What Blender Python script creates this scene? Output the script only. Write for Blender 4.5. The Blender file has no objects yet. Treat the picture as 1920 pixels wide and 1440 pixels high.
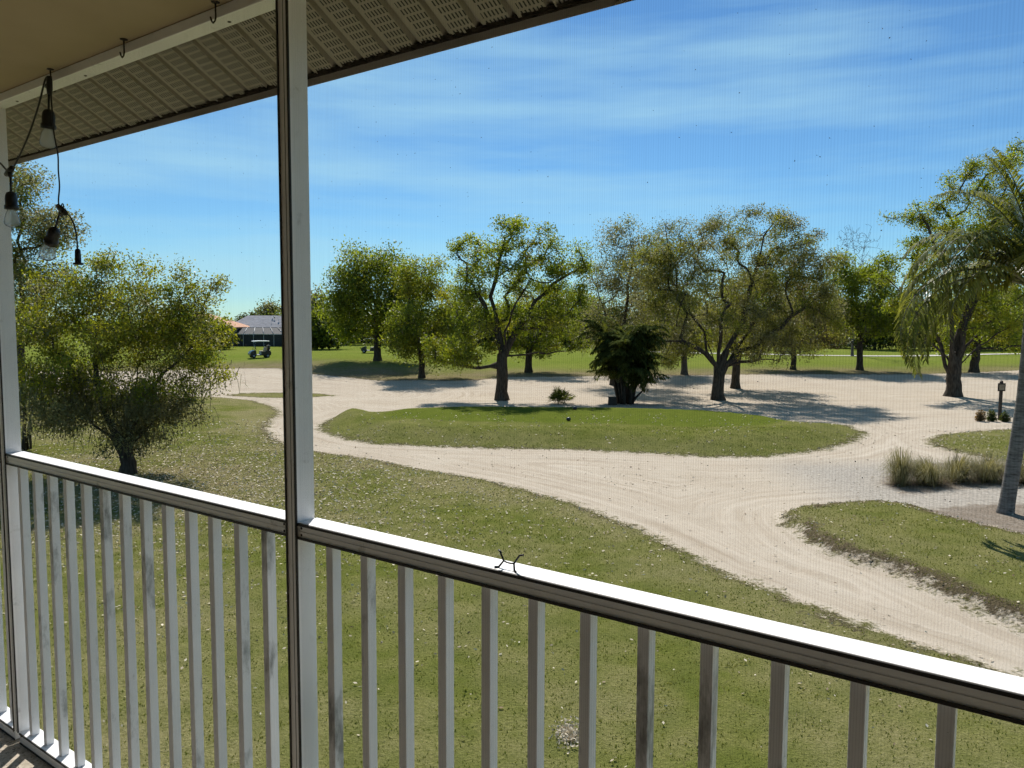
import bpy, math, random
import numpy as np
from mathutils import Matrix, Vector

rng = np.random.default_rng(11)
random.seed(5)
scene = bpy.context.scene
COL = scene.collection

# ------------------------------------------------------------------ camera
CZ = 4.4                       # eye height over the lawn (second-floor porch)
FPX, W, H = 1458.0, 1920, 1440
PITCH, ROLL, AZ = math.radians(4.51), math.radians(0.23), math.radians(54.05)
cp, sp = math.cos(PITCH), math.sin(PITCH)
fw = np.array([0, cp, -sp]); u0 = np.array([0, sp, cp]); r0 = np.array([1.0, 0, 0])
cr, sr = math.cos(ROLL), math.sin(ROLL)
rt = cr * r0 + sr * u0; up = -sr * r0 + cr * u0
cam_d = bpy.data.cameras.new('camera'); cam = bpy.data.objects.new('camera', cam_d); COL.objects.link(cam)
cam_d.sensor_width = 36.0; cam_d.lens = 36.0 * FPX / W; cam_d.clip_start = 0.05; cam_d.clip_end = 4000
M = Matrix.Identity(4)
for i in range(3):
    M[i][0], M[i][1], M[i][2] = rt[i], up[i], -fw[i]
M[2][3] = CZ
cam.matrix_world = M
scene.camera = cam

# ------------------------------------------------------------------ light
SUN_EL, SUN_AZ = math.radians(47), math.radians(-2)     # azimuth from +Y towards +X
sd_ = bpy.data.lights.new('sun', 'SUN'); sun = bpy.data.objects.new('sun', sd_); COL.objects.link(sun)
sd_.energy = 5.0; sd_.angle = math.radians(0.53); sd_.color = (1.0, 0.95, 0.87)
sun.rotation_euler = (-(math.pi / 2 - SUN_EL), 0, -SUN_AZ)
world = bpy.data.worlds.new('World'); scene.world = world; world.use_nodes = True
wn, wl = world.node_tree.nodes, world.node_tree.links
wn.clear()
wo = wn.new('ShaderNodeOutputWorld'); bg = wn.new('ShaderNodeBackground'); sky = wn.new('ShaderNodeTexSky')
sky.sky_type = 'NISHITA'; sky.sun_disc = False; sky.sun_elevation = SUN_EL; sky.sun_rotation = SUN_AZ
sky.air_density = 1.0; sky.dust_density = 0.0; sky.ozone_density = 3.0
bg.inputs['Strength'].default_value = 0.065
tc = wn.new('ShaderNodeTexCoord'); mp = wn.new('ShaderNodeMapping')
mp.inputs['Rotation'].default_value = (0, math.radians(9), 0); mp.inputs['Scale'].default_value = (1.1, 1.1, 9.0)
nz = wn.new('ShaderNodeTexNoise'); nz.inputs['Scale'].default_value = 1.7; nz.inputs['Detail'].default_value = 6; nz.inputs['Roughness'].default_value = 0.55
rp = wn.new('ShaderNodeValToRGB'); rp.color_ramp.elements[0].position = 0.40; rp.color_ramp.elements[1].position = 0.74
rp.color_ramp.elements[0].color = (0, 0, 0, 1); rp.color_ramp.elements[1].color = (0.72, 0.72, 0.72, 1)
mx = wn.new('ShaderNodeMixRGB'); mx.inputs[2].default_value = (4.9, 8.3, 9.9, 1)
wl.new(tc.outputs['Generated'], mp.inputs['Vector']); wl.new(mp.outputs[0], nz.inputs['Vector']); wl.new(nz.outputs['Fac'], rp.inputs[0])
wl.new(rp.outputs[0], mx.inputs[0]); tint = wn.new('ShaderNodeMixRGB'); tint.blend_type = 'MULTIPLY'; tint.inputs[0].default_value = 1.0; tint.inputs[2].default_value = (.61, .935, 1.12, 1)
wl.new(sky.outputs[0], tint.inputs[1]); wl.new(tint.outputs[0], mx.inputs[1]); wl.new(mx.outputs[0], bg.inputs[0]); wl.new(bg.outputs[0], wo.inputs[0])
vs = scene.view_settings
vs.view_transform = 'Standard'; vs.look = 'None'; vs.gamma = 1.0; vs.exposure = 0.55; vs.use_curve_mapping = False
scene.render.engine = 'CYCLES'
scene.cycles.max_bounces = 9; scene.cycles.transparent_max_bounces = 12; scene.cycles.diffuse_bounces = 5
scene.cycles.use_denoising = True
scene.cycles.sample_clamp_indirect = 6
scene.cycles.use_adaptive_sampling = True; scene.cycles.adaptive_threshold = 0.03
scene.cycles.glossy_bounces = 2; scene.cycles.transmission_bounces = 8; scene.cycles.caustics_reflective = False; scene.cycles.caustics_refractive = False

# ------------------------------------------------------------------ materials
def newmat(name):
    m = bpy.data.materials.new(name); m.use_nodes = True
    n, l = m.node_tree.nodes, m.node_tree.links; n.clear()
    out = n.new('ShaderNodeOutputMaterial')
    return m, n, l, out

def plain(name, c1, c2=None, rough=0.6, scale=8.0, spec=0.4, bump=0.0, metal=0.0, detail=5.0, vec=(1, 1, 1), lo=0.35, hi=0.68, c3=None, s3=3.0, lo3=.6, hi3=.7):
    """Principled surface whose colour wanders between two tones, with optional patches of a third and fine relief."""
    m, n, l, out = newmat(name)
    b = n.new('ShaderNodeBsdfPrincipled'); l.new(b.outputs[0], out.inputs[0])
    b.inputs['Roughness'].default_value = rough; b.inputs['Specular IOR Level'].default_value = spec; b.inputs['Metallic'].default_value = metal
    tcn = n.new('ShaderNodeTexCoord'); mpn = n.new('ShaderNodeMapping'); mpn.inputs['Scale'].default_value = vec
    oi = n.new('ShaderNodeObjectInfo'); vm = n.new('ShaderNodeVectorMath'); vm.operation = 'MULTIPLY_ADD'; cx_ = n.new('ShaderNodeCombineXYZ')
    for q in range(3): l.new(oi.outputs['Random'], cx_.inputs[q])
    l.new(cx_.outputs[0], vm.inputs[0]); vm.inputs[1].default_value = (37, 23, 41); l.new(tcn.outputs['Object'], vm.inputs[2]); l.new(vm.outputs[0], mpn.inputs[0])
    t = n.new('ShaderNodeTexNoise'); t.inputs['Scale'].default_value = scale; t.inputs['Detail'].default_value = detail
    l.new(mpn.outputs[0], t.inputs['Vector'])
    r = n.new('ShaderNodeValToRGB'); r.color_ramp.elements[0].position = lo; r.color_ramp.elements[1].position = hi
    r.color_ramp.elements[0].color = (*c1, 1); r.color_ramp.elements[1].color = (*(c2 or c1), 1)
    l.new(t.outputs['Fac'], r.inputs[0]); colout = r.outputs[0]
    if c3:
        t3 = n.new('ShaderNodeTexNoise'); t3.inputs['Scale'].default_value = s3; t3.inputs['Detail'].default_value = 8; t3.inputs['Roughness'].default_value = .65
        l.new(mpn.outputs[0], t3.inputs['Vector'])
        r3 = n.new('ShaderNodeMapRange'); r3.inputs['From Min'].default_value = lo3; r3.inputs['From Max'].default_value = hi3
        l.new(t3.outputs['Fac'], r3.inputs[0])
        mm = n.new('ShaderNodeMixRGB'); mm.inputs[2].default_value = (*c3, 1)
        l.new(r3.outputs[0], mm.inputs[0]); l.new(colout, mm.inputs[1]); colout = mm.outputs[0]
    l.new(colout, b.inputs['Base Color'])
    if bump:
        bp = n.new('ShaderNodeBump'); bp.inputs['Strength'].default_value = bump; bp.inputs['Distance'].default_value = 0.02
        l.new(t.outputs['Fac'], bp.inputs['Height']); l.new(bp.outputs[0], b.inputs['Normal'])
    return m

def leafmat(name, dark, light, trans=0.4, tcol=None, rough=0.5, spec=0.3):
    """Two-sided leaf: each leaf carries a 'tint' value; some of the light passes through."""
    m, n, l, out = newmat(name)
    a = n.new('ShaderNodeAttribute'); a.attribute_name = 'tint'
    r = n.new('ShaderNodeMixRGB'); r.inputs[1].default_value = (*dark, 1); r.inputs[2].default_value = (*light, 1)
    l.new(a.outputs['Fac'], r.inputs[0])
    b = n.new('ShaderNodeBsdfPrincipled'); b.inputs['Roughness'].default_value = rough; b.inputs['Specular IOR Level'].default_value = spec
    l.new(r.outputs[0], b.inputs['Base Color'])
    t = n.new('ShaderNodeBsdfTranslucent')
    k = n.new('ShaderNodeMixRGB'); k.blend_type = 'MULTIPLY'; k.inputs[0].default_value = 1.0; k.inputs[2].default_value = (*(tcol or (2.1, 1.95, 0.7)), 1)
    l.new(r.outputs[0], k.inputs[1]); l.new(k.outputs[0], t.inputs[0])
    s = n.new('ShaderNodeMixShader'); s.inputs[0].default_value = trans
    l.new(b.outputs[0], s.inputs[1]); l.new(t.outputs[0], s.inputs[2]); l.new(s.outputs[0], out.inputs[0])
    return m

MAT = {}
MAT['frame'] = plain('white_aluminium', (.77, .77, .78), (.84, .84, .84), rough=.42, scale=6, c3=(.42, .42, .40), s3=14, lo3=.62, hi3=.76)
MAT['baluster'] = plain('weathered_white_aluminium', (.72, .725, .735), (.82, .82, .825), rough=.45, scale=5, vec=(1, 1, .35), c3=(.27, .275, .27), s3=9, lo3=.56, hi3=.66)
MAT['spline'] = plain('black_vinyl_spline', (.012, .011, .010), (.02, .018, .016), rough=.6, scale=30)
MAT['ceiling'] = plain('cream_stucco_ceiling', (.33, .265, .165), (.40, .325, .21), rough=.9, scale=2.2, bump=.25, spec=.1, c3=(.36, .29, .19), s3=5, lo3=.6, hi3=.8)
MAT['wall'] = plain('tan_stucco_wall', (.11, .09, .068), (.14, .115, .085), rough=.9, scale=30, bump=.4, spec=.1)
MAT['dirt'] = plain('dark_nest_dirt_and_gap', (.02, .016, .012), (.05, .04, .03), rough=.95, scale=60, spec=.05)
MAT['blackplastic'] = plain('black_plastic', (.010, .010, .011), (.018, .018, .018), rough=.45, scale=40)
MAT['hook'] = plain('dark_steel_hook', (.03, .026, .022), (.05, .04, .03), rough=.5, scale=60, metal=.5)
MAT['bark'] = plain('oak_bark', (.035, .028, .021), (.085, .07, .055), rough=.95, scale=6, vec=(2.2, 2.2, .5), bump=.9, spec=.1)
MAT['bark2'] = plain('grey_bark', (.07, .063, .055), (.14, .125, .11), rough=.95, scale=6, vec=(2.2, 2.2, .5), bump=.9, spec=.1)
MAT['palmbark'] = plain('palm_bark', (.11, .10, .09), (.21, .20, .185), rough=.95, scale=4, vec=(1, 1, 6), bump=.5, spec=.1, c3=(.05, .045, .04), s3=7, lo3=.55, hi3=.66)

# leaf palettes
MAT['lf_bright'] = leafmat('leaf_bright_oak', (0.08, 0.115, 0.012), (0.2, 0.24, 0.028), 0.52, None)
MAT['lf_mid'] = leafmat('leaf_mid_oak', (0.06, 0.088, 0.014), (0.165, 0.195, 0.028), 0.5, None)
MAT['lf_olive'] = leafmat('leaf_olive_oak', (0.085, 0.094, 0.022), (0.225, 0.222, 0.058), 0.48, (1.7, 1.65, 0.75))
MAT['lf_grey'] = leafmat('leaf_grey_oak', (0.09, 0.094, 0.044), (0.235, 0.228, 0.11), 0.46, (1.5, 1.45, 0.9))
MAT['lf_yellow'] = leafmat('leaf_yellowing', (0.115, 0.128, 0.014), (0.25, 0.245, 0.032), 0.5, (1.7, 1.65, 0.6))
MAT['lf_rust'] = leafmat('leaf_rust', (0.09, 0.066, 0.03), (0.21, 0.155, 0.075), 0.45, (1.6, 1.35, 0.8))
MAT['lf_dark'] = leafmat('leaf_dark_hedge', (0.024, 0.036, 0.011), (0.08, 0.098, 0.026), 0.4, None)
MAT['lf_palm'] = leafmat('palm_leaflet', (.060, .080, .018), (.21, .22, .060), .40, (1.7, 1.6, .6), rough=.38, spec=.35)
MAT['lf_clump'] = leafmat('clump_palm_leaflet', (.030, .042, .013), (.105, .125, .040), .4, rough=.8, spec=.0)
MAT['lf_grass'] = leafmat('ornamental_grass_blade', (.095, .095, .038), (.30, .27, .15), .42, (1.25, 1.2, .75), spec=.1)
MAT['moss'] = leafmat('spanish_moss', (.085, .085, .055), (.19, .185, .13), .45, (1.3, 1.25, .9), rough=.9, spec=.0)
MAT['blade'] = leafmat('lawn_blade', (.082, .112, .016), (.25, .225, .080), .32, (1.3, 1.3, .6), rough=.8, spec=.03)
MAT['litter'] = leafmat('fallen_leaf', (.17, .115, .065), (.70, .62, .48), .12, (1, 1, 1), rough=.8, spec=.05)

def mesh_np(name, V, F, mat, parent=None, tint=None, smooth=False, extra=None):
    """One mesh object out of numpy vertices and equal-sided faces."""
    V = np.asarray(V, dtype=np.float32).reshape(-1, 3); F = np.asarray(F, dtype=np.int32)
    me = bpy.data.meshes.new(name); k = F.shape[1]
    me.vertices.add(len(V)); me.vertices.foreach_set('co', V.ravel())
    me.loops.add(F.size); me.loops.foreach_set('vertex_index', F.ravel())
    me.polygons.add(len(F)); me.polygons.foreach_set('loop_start', np.arange(0, F.size, k, dtype=np.int32))
    if smooth: me.polygons.foreach_set('use_smooth', np.ones(len(F), dtype=bool))
    me.update(calc_edges=True)
    ats = dict(extra or {})
    if tint is not None: ats['tint'] = tint
    for an, av in ats.items():
        at = me.attributes.new(an, 'FLOAT', 'POINT'); at.data.foreach_set('value', np.asarray(av, dtype=np.float32))
    if mat is not None: me.materials.append(mat)
    o = bpy.data.objects.new(name, me); COL.objects.link(o)
    if parent is not None: o.parent = parent
    return o

class MB:
    """Collects simple shapes into one mesh."""
    def __init__(s): s.v = []; s.f = []; s.sm = []
    def box(s, lo, hi):
        x0, y0, z0 = lo; x1, y1, z1 = hi; b = len(s.v)
        s.v += [(x0,y0,z0),(x1,y0,z0),(x1,y1,z0),(x0,y1,z0),(x0,y0,z1),(x1,y0,z1),(x1,y1,z1),(x0,y1,z1)]
        s.f += [tuple(b+i for i in q) for q in ((0,3,2,1),(4,5,6,7),(0,1,5,4),(1,2,6,5),(2,3,7,6),(3,0,4,7))]; s.sm += [0]*6
        return s
    def hexa(s, P):
        b = len(s.v); s.v += [tuple(map(float, p)) for p in P]
        s.f += [tuple(b+i for i in q) for q in ((0,3,2,1),(4,5,6,7),(0,1,5,4),(1,2,6,5),(2,3,7,6),(3,0,4,7))]; s.sm += [0]*6
        return s
    def prism(s, prof, axis, a, b):
        """Closed outline (list of 2-D points) drawn out along an axis from a to b."""
        n = len(prof); k = len(s.v)
        def pt(p, q):
            return {'x': (q, p[0], p[1]), 'y': (p[0], q, p[1]), 'z': (p[0], p[1], q)}[axis]
        s.v += [pt(p, a) for p in prof] + [pt(p, b) for p in prof]
        s.f += [(k+i, k+(i+1) % n, k+n+(i+1) % n, k+n+i) for i in range(n)] + [tuple(k+n-1-i for i in range(n)), tuple(k+n+i for i in range(n))]
        s.sm += [0]*(n+2); return s
    def tube(s, pts, rad, n=8, caps=True):
        pts = [np.array(p, float) for p in pts]; m = len(pts)
        if np.isscalar(rad): rad = [rad]*m
        k = len(s.v); ref = None
        for i in range(m):
            d = pts[min(i+1, m-1)] - pts[max(i-1, 0)]; d /= (np.linalg.norm(d)+1e-12)
            if ref is None: ref = np.array([1., 0, 0]) if abs(d[0]) < .8 else np.array([0, 1., 0])
            a = ref - d*(ref@d); a /= np.linalg.norm(a); c = np.cross(d, a); ref = a
            for j in range(n):
                t = 2*math.pi*j/n; q = pts[i] + rad[i]*(a*math.cos(t)+c*math.sin(t)); s.v.append(tuple(q))
        for i in range(m-1):
            for j in range(n):
                s.f.append((k+i*n+j, k+i*n+(j+1) % n, k+(i+1)*n+(j+1) % n, k+(i+1)*n+j)); s.sm.append(1)
        if caps:
            s.f.append(tuple(k+n-1-j for j in range(n))); s.f.append(tuple(k+(m-1)*n+j for j in range(n))); s.sm += [0, 0]
        return s
    def lathe(s, prof, c, n=14, d=(0, 0, 1)):
        """Outline (radius, height) turned about direction d through c."""
        d = np.array(d, float); d /= np.linalg.norm(d); c = np.array(c, float)
        return s.tube([c+d*h for r, h in prof], [max(r, 1e-4) for r, h in prof], n)
    def build(s, name, mat, parent=None, bevel=0):
        me = bpy.data.meshes.new(name); me.from_pydata(s.v, [], s.f); me.update()
        me.polygons.foreach_set('use_smooth', np.array(s.sm, dtype=bool))
        if mat is not None: me.materials.append(mat)
        o = bpy.data.objects.new(name, me); COL.objects.link(o)
        if parent is not None: o.parent = parent
        if bevel:
            bv = o.modifiers.new('bevel', 'BEVEL'); bv.width = bevel; bv.segments = 2; bv.limit_method = 'ANGLE'
        return o

def tag(o, label=None, cat=None, group=None, kind=None):
    if label: o['label'] = label
    if cat: o['category'] = cat
    if group: o['group'] = group
    if kind: o['kind'] = kind
    return o

def empty(name, loc, rz=0.0):
    e = bpy.data.objects.new(name, None); COL.objects.link(e); e.location = loc; e.rotation_euler = (0, 0, rz); e.empty_display_size = .2
    return e

def smooth(a, b, x):
    t = np.clip((np.asarray(x, float)-a)/(b-a), 0, 1); return t*t*(3-2*t)

# ------------------------------------------------------------------ ground shape
def base_h(x, y):
    x = np.asarray(x, float); y = np.asarray(y, float)
    h = .85*smooth(46, 84, y) + .05*np.sin(x*.21+1)*np.sin(y*.17)*smooth(4, 14, y)
    h = h + .55*np.exp(-(((x+14.5)/9)**2+((y-72)/9)**2))
    return h + .12*np.exp(-(((x-14)/7)**2+((y-14)/4)**2))

def ray(x, y): return fw + rt*(x-960)/FPX - up*(y-720)/FPX
def gpt(x, y, dz=0.0):
    """Where the sight line of a picture point meets the ground (dz above it)."""
    d = ray(x, y); z = 0.0
    for _ in range(40):
        q = d*((CZ-z)/-d[2]); z = .5*z + .5*(float(base_h(q[0], q[1]))+dz)
    return np.array([q[0], q[1]])

def poly(pts, dz=0.0): return [tuple(gpt(x, y, dz)) for x, y in pts]
lawnA = poly([(-700, 742), (-200, 738), (100, 738), (300, 742), (413, 745), (474, 751), (517, 764), (527, 775), (512, 790), (501, 805), (517, 822), (534, 833),
              (560, 842), (591, 847), (664, 856), (727, 866), (768, 876), (911, 900), (1005, 924), (1080, 945), (1200, 991), (1294, 1039), (1350, 1069),
              (1440, 1102), (1560, 1151), (1687, 1196), (1762, 1219), (1920, 1272)])
lawnA += [(9.5, 7.6), (16, 5.6), (40, 0), (40, -60), (-90, -60), (-90, 30)]
TEE_H = .42
tee = poly([(713, 767), (768, 762), (872, 759), (1060, 760), (1160, 761), (1303, 765), (1442, 773), (1511, 780)], TEE_H) + \
      poly([(1590, 797), (1629, 813), (1602, 829), (1546, 845), (1442, 857), (1338, 858), (1199, 850), (1060, 843), (942, 842), (803, 838), (699, 833), (647, 824), (606, 811), (594, 799), (618, 786), (655, 775)])
teein = poly([(709, 776), (740, 784), (872, 790), (1160, 795), (1303, 802), (1442, 798), (1487, 786), (1440, 776), (1303, 767), (1060, 762), (872, 762), (760, 766)], TEE_H)
bankC = poly([(1464, 964), (1500, 955), (1575, 948), (1650, 945), (1725, 956), (1781, 976), (1850, 992), (1920, 1009), (2060, 1040)])
bankC += poly([(2300, 1330), (1920, 1181), (1856, 1155), (1800, 1132), (1725, 1099), (1669, 1072), (1575, 1046), (1519, 1020), (1470, 982)])
grassD = poly([(1732, 826), (1760, 815), (1812, 810), (1890, 805), (2100, 800), (2300, 830), (2200, 880), (2000, 872), (1882, 865), (1850, 860), (1787, 847), (1755, 840)])
stripF = poly([(423, 742), (450, 737), (534, 736), (600, 738), (640, 742), (560, 746), (500, 746)])
fieldE = poly([(-900, 702), (-300, 700), (200, 697), (350, 693), (413, 691), (520, 691), (586, 702), (604, 703), (659, 709), (710, 714), (781, 713), (834, 714), (896, 713), (950, 707),
               (1100, 706), (1280, 704), (1450, 702), (1560, 702), (1700, 702), (1800, 700), (1920, 694), (2300, 690), (2900, 690)])
fieldE += [(500, 70), (1500, 400), (1500, 2500), (-1500, 2500), (-1500, 400), (-500, 60)]
mulchP = poly([(1715, 957), (1760, 950), (1830, 945), (1880, 943), (1990, 946), (2090, 1000), (2040, 1036), (1920, 1006), (1850, 989), (1790, 976)])
mulchQ = poly([(1645, 905), (1665, 880), (1720, 868), (1800, 866), (1900, 872), (2050, 880), (2100, 912), (1960, 920), (1880, 912), (1800, 918), (1740, 926), (1690, 930)])

def sdf(P, X, Y):
    """Signed distance to a closed outline, positive inside."""
    P = np.array(P); A = P; B = np.roll(P, -1, 0); best = np.full(X.shape, 1e9); inside = np.zeros(X.shape, bool)
    for (ax, ay), (bx, by) in zip(A, B):
        ex, ey = bx-ax, by-ay; L = ex*ex+ey*ey+1e-12
        t = np.clip(((X-ax)*ex+(Y-ay)*ey)/L, 0, 1)
        best = np.minimum(best, (X-ax-t*ex)**2+(Y-ay-t*ey)**2)
        c = ((ay > Y) != (by > Y)) & (X < ex*(Y-ay)/(ey+1e-12 if ey >= 0 else ey-1e-12)+ax)
        inside ^= c
    d = np.sqrt(best); return np.where(inside, d, -d)

ZONES = [('lawn', lawnA), ('tee_mound', tee), ('grass_bank', bankC), ('grass_island', grassD), ('grass_strip', stripF), ('fairway', fieldE)]
def ground_h(X, Y, sds=None):
    X = np.asarray(X, float); Y = np.asarray(Y, float)
    h = base_h(X, Y)
    sA = sds or {n: sdf(P, X, Y) for n, P in ZONES}
    wr = 2.6-1.8*smooth(31, 36, Y); tq = np.clip((sA['tee_mound']+.1)/wr, 0, 1); h = h + TEE_H*tq*tq*(3-2*tq)
    h = h + .17*smooth(-.05, .30, sA['grass_bank']) + .05*smooth(-.1, .4, sA['lawn']) + .05*smooth(-.1, .4, sA['grass_island'])
    return h
def zat(x, y): return float(ground_h(np.array([x]), np.array([y]))[0])

def lines(spec):
    out = []
    for a, b, st in spec: out += list(np.arange(a, b-1e-6, st))
    return np.array(out + [spec[-1][1]])
gx = lines([(-1500, -400, 220), (-400, -120, 40), (-120, -46, 6), (-46, -17, .7), (-17, 25, .2), (25, 52, .7), (52, 120, 6), (120, 400, 40), (400, 1500, 220)])
gy = lines([(-60, 0, 6), (0, 5, 1), (5, 46, .2), (46, 76, .5), (76, 130, 3), (130, 400, 30), (400, 2500, 300)])
GX, GY = np.meshgrid(gx, gy)
SD = {n: sdf(P, GX, GY) for n, P in ZONES}
SDT = sdf(teein, GX, GY); SDM = np.maximum(sdf(mulchP, GX, GY), sdf(mulchQ, GX, GY))
GZ = ground_h(GX, GY, SD)
GZ = GZ + np.where((GY < 60), rng.normal(0, .006, GX.shape), 0)
grass_sd = np.maximum.reduce([SD[n] for n, _ in ZONES])
nxg, nyg = len(gx), len(gy)
VV = np.stack([GX, GY, GZ], -1).reshape(-1, 3)
idx = np.arange(nxg*nyg).reshape(nyg, nxg)
QF = np.stack([idx[:-1, :-1], idx[:-1, 1:], idx[1:, 1:], idx[1:, :-1]], -1).reshape(-1, 4)
def fc(A): return (A[:-1, :-1]+A[:-1, 1:]+A[1:, 1:]+A[1:, :-1]).reshape(-1)/4
zone = np.full(len(QF), -1)
for i, (n, P) in enumerate(ZONES): zone[(fc(SD[n]) > 0) & (zone < 0)] = i
zone[(zone < 0) & (fc(SDM) > 0)] = 10

def ground_material():
    m, n, l, out = newmat('lawn_and_sand')
    N_ = lambda t: n.new(t)
    b = N_('ShaderNodeBsdfPrincipled'); b.inputs['Roughness'].default_value = .95; b.inputs['Specular IOR Level'].default_value = .0
    l.new(b.outputs[0], out.inputs[0])
    def attr(a): k = N_('ShaderNodeAttribute'); k.attribute_name = a; return k.outputs['Fac']
    geo = N_('ShaderNodeNewGeometry')
    def noise(scale, detail=5, rough=.55, vec=None):
        k = N_('ShaderNodeTexNoise'); k.inputs['Scale'].default_value = scale; k.inputs['Detail'].default_value = detail; k.inputs['Roughness'].default_value = rough
        l.new(vec or geo.outputs['Position'], k.inputs['Vector']); return k.outputs['Fac']
    def rng_(v, a, c, lo=0., hi=1.):
        k = N_('ShaderNodeMapRange'); k.inputs[1].default_value = a; k.inputs[2].default_value = c; k.inputs[3].default_value = lo; k.inputs[4].default_value = hi
        l.new(v, k.inputs[0]); return k.outputs[0]
    def math_(op, a, c):
        k = N_('ShaderNodeMath'); k.operation = op
        for i, q in enumerate((a, c)):
            if isinstance(q, (int, float)): k.inputs[i].default_value = q
            else: l.new(q, k.inputs[i])
        return k.outputs[0]
    def mix(f, a, c):
        k = N_('ShaderNodeMixRGB')
        for i, q in enumerate((f, a, c)):
            if isinstance(q, tuple): k.inputs[i].default_value = (*q, 1)
            elif isinstance(q, (int, float)): k.inputs[i].default_value = q
            else: l.new(q, k.inputs[i])
        return k.outputs[0]
    sd = attr('sd')
    # ragged edge between turf and sand
    e = math_('ADD', sd, rng_(noise(2.2, 6, .7), .25, .75, -.38, .38))
    e = math_('ADD', e, rng_(noise(14, 3, .6), .3, .7, -.2, .2))
    turf = rng_(e, -.10, .16)
    # turf colour: green, dry and thin tones in patches; drier towards the edges
    big = noise(.33, 4, .6); mid = noise(1.6, 5, .6); fine = noise(26, 4, .7)
    green = mix(rng_(mid, .35, .65), (.105, .122, .026), (.155, .162, .038))
    dry = mix(rng_(fine, .35, .65), (.20, .172, .082), (.29, .25, .14))
    dryf = math_('ADD', rng_(big, .42, .70, 0, .75), rng_(mid, .45, .75, 0, .35))
    dryf = math_('ADD', dryf, rng_(sd, 0., 2.2, .45, 0.))
    dryf = math_('MULTIPLY', dryf, rng_(attr('mown'), 0, 1, 1., .18))
    dryf = math_('MULTIPLY', dryf, attr('dry'))
    g = mix(math_('MINIMUM', dryf, .8), green, dry)
    g = mix(rng_(attr('mown'), 0, 1, 0., .75), g, mix(rng_(mid, .3, .7), (.085, .115, .014), (.108, .138, .018)))
    g = mix(rng_(fine, .3, .66, .42, 0.), g, (.060, .070, .020))
    # far fairway reads lighter and more even
    g = mix(rng_(attr('far'), 0, 1, 0., .8), g, mix(rng_(noise(.12, 3), .35, .65), (.125, .165, .026), (.160, .190, .036)))
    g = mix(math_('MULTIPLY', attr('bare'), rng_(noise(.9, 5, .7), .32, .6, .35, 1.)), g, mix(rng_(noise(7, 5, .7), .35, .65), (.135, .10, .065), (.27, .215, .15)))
    # dark soil at the very edge of the turf
    soil = math_('MULTIPLY', rng_(e, .0, .18), rng_(e, .18, .42, 1., 0.))
    g = mix(math_('MULTIPLY', soil, rng_(mid, .38, .58, .25, .95)), g, (.058, .046, .032))
    bk = math_('ADD', attr('bank'), rng_(noise(2.6, 6, .7), .25, .75, -.3, .3))
    g = mix(math_('MULTIPLY', math_('MULTIPLY', rng_(bk, -.05, .1), rng_(bk, .28, .55, 1., 0.)), .85), g, mix(rng_(fine, .35, .65), (.045, .035, .024), (.13, .10, .065)))
    # sand: pale, streaked along the wheel tracks that follow the edges
    cmb = N_('ShaderNodeCombineXYZ'); l.new(math_('MULTIPLY', sd, 2.6), cmb.inputs[0]); 
    sp_ = N_('ShaderNodeSeparateXYZ'); l.new(geo.outputs['Position'], sp_.inputs[0])
    l.new(math_('MULTIPLY', sp_.outputs[0], .12), cmb.inputs[1]); l.new(math_('MULTIPLY', sp_.outputs[1], .12), cmb.inputs[2])
    streak = noise(1.6, 6, .6, cmb.outputs[0])
    s1 = mix(rng_(streak, .28, .72), (.335, .278, .212), (.50, .437, .358))
    s1 = mix(rng_(noise(.5, 5, .6), .45, .7, 0., .55), s1, (.48, .425, .35))
    s1 = mix(rng_(noise(55, 3, .7), .35, .65, .3, 0.), s1, (.27, .22, .16))
    s1 = mix(rng_(noise(3.5, 6, .7), .60, .72, 0., .55), s1, (.24, .20, .15))
    s1 = mix(attr('greysand'), s1, mix(rng_(noise(9, 6, .75), .35, .62), (.19, .172, .15), (.39, .362, .32)))
    mul = math_('ADD', attr('mulch'), rng_(noise(3, 5, .7), .25, .75, -.35, .35))
    mulc = mix(rng_(noise(24, 6, .85), .36, .62), (.05, .040, .032), (.30, .25, .20))
    mulc = mix(rng_(noise(2.2, 5, .7), .45, .65, 0., .4), mulc, (.30, .27, .23))
    s1 = mix(rng_(mul, -.05, .25), s1, mulc)
    l.new(mix(turf, s1, g), b.inputs['Base Color'])
    bp = N_('ShaderNodeBump'); bp.inputs['Strength'].default_value = .8; bp.inputs['Distance'].default_value = .05
    hgt = math_('ADD', math_('MULTIPLY', fine, rng_(turf, 0, 1, .35, 1.0)), math_('MULTIPLY', streak, .5))
    l.new(hgt, bp.inputs['Height']); l.new(bp.outputs[0], b.inputs['Normal'])
    return m
GM = ground_material()
far_a = smooth(50, 72, GY)*smooth(2, 8, SD['fairway'])
dry_a = np.clip(.68 + .9*np.exp(-(((GX+9)/8)**2+((GY-19)/8)**2)) + .35*smooth(12, 6, GY) + .5*smooth(24, 34, GY)*(SD['lawn'] > 0) , 0, 1.3)
dry_a = np.where(SD['tee_mound'] > 0, .45, dry_a)
grey_a = smooth(6.8, 9.5, GX)*smooth(25.8, 23, GY)*smooth(17.2, 18.6, GY)*.85
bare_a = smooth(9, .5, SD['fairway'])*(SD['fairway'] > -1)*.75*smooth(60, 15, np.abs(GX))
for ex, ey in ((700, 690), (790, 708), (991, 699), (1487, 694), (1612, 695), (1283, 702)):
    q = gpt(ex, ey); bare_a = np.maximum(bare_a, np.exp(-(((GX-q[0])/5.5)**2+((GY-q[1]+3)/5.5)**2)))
bare_a = np.maximum(bare_a, .45*np.exp(-(((GX+9.5)/4)**2+((GY-20)/4)**2)))
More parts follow.
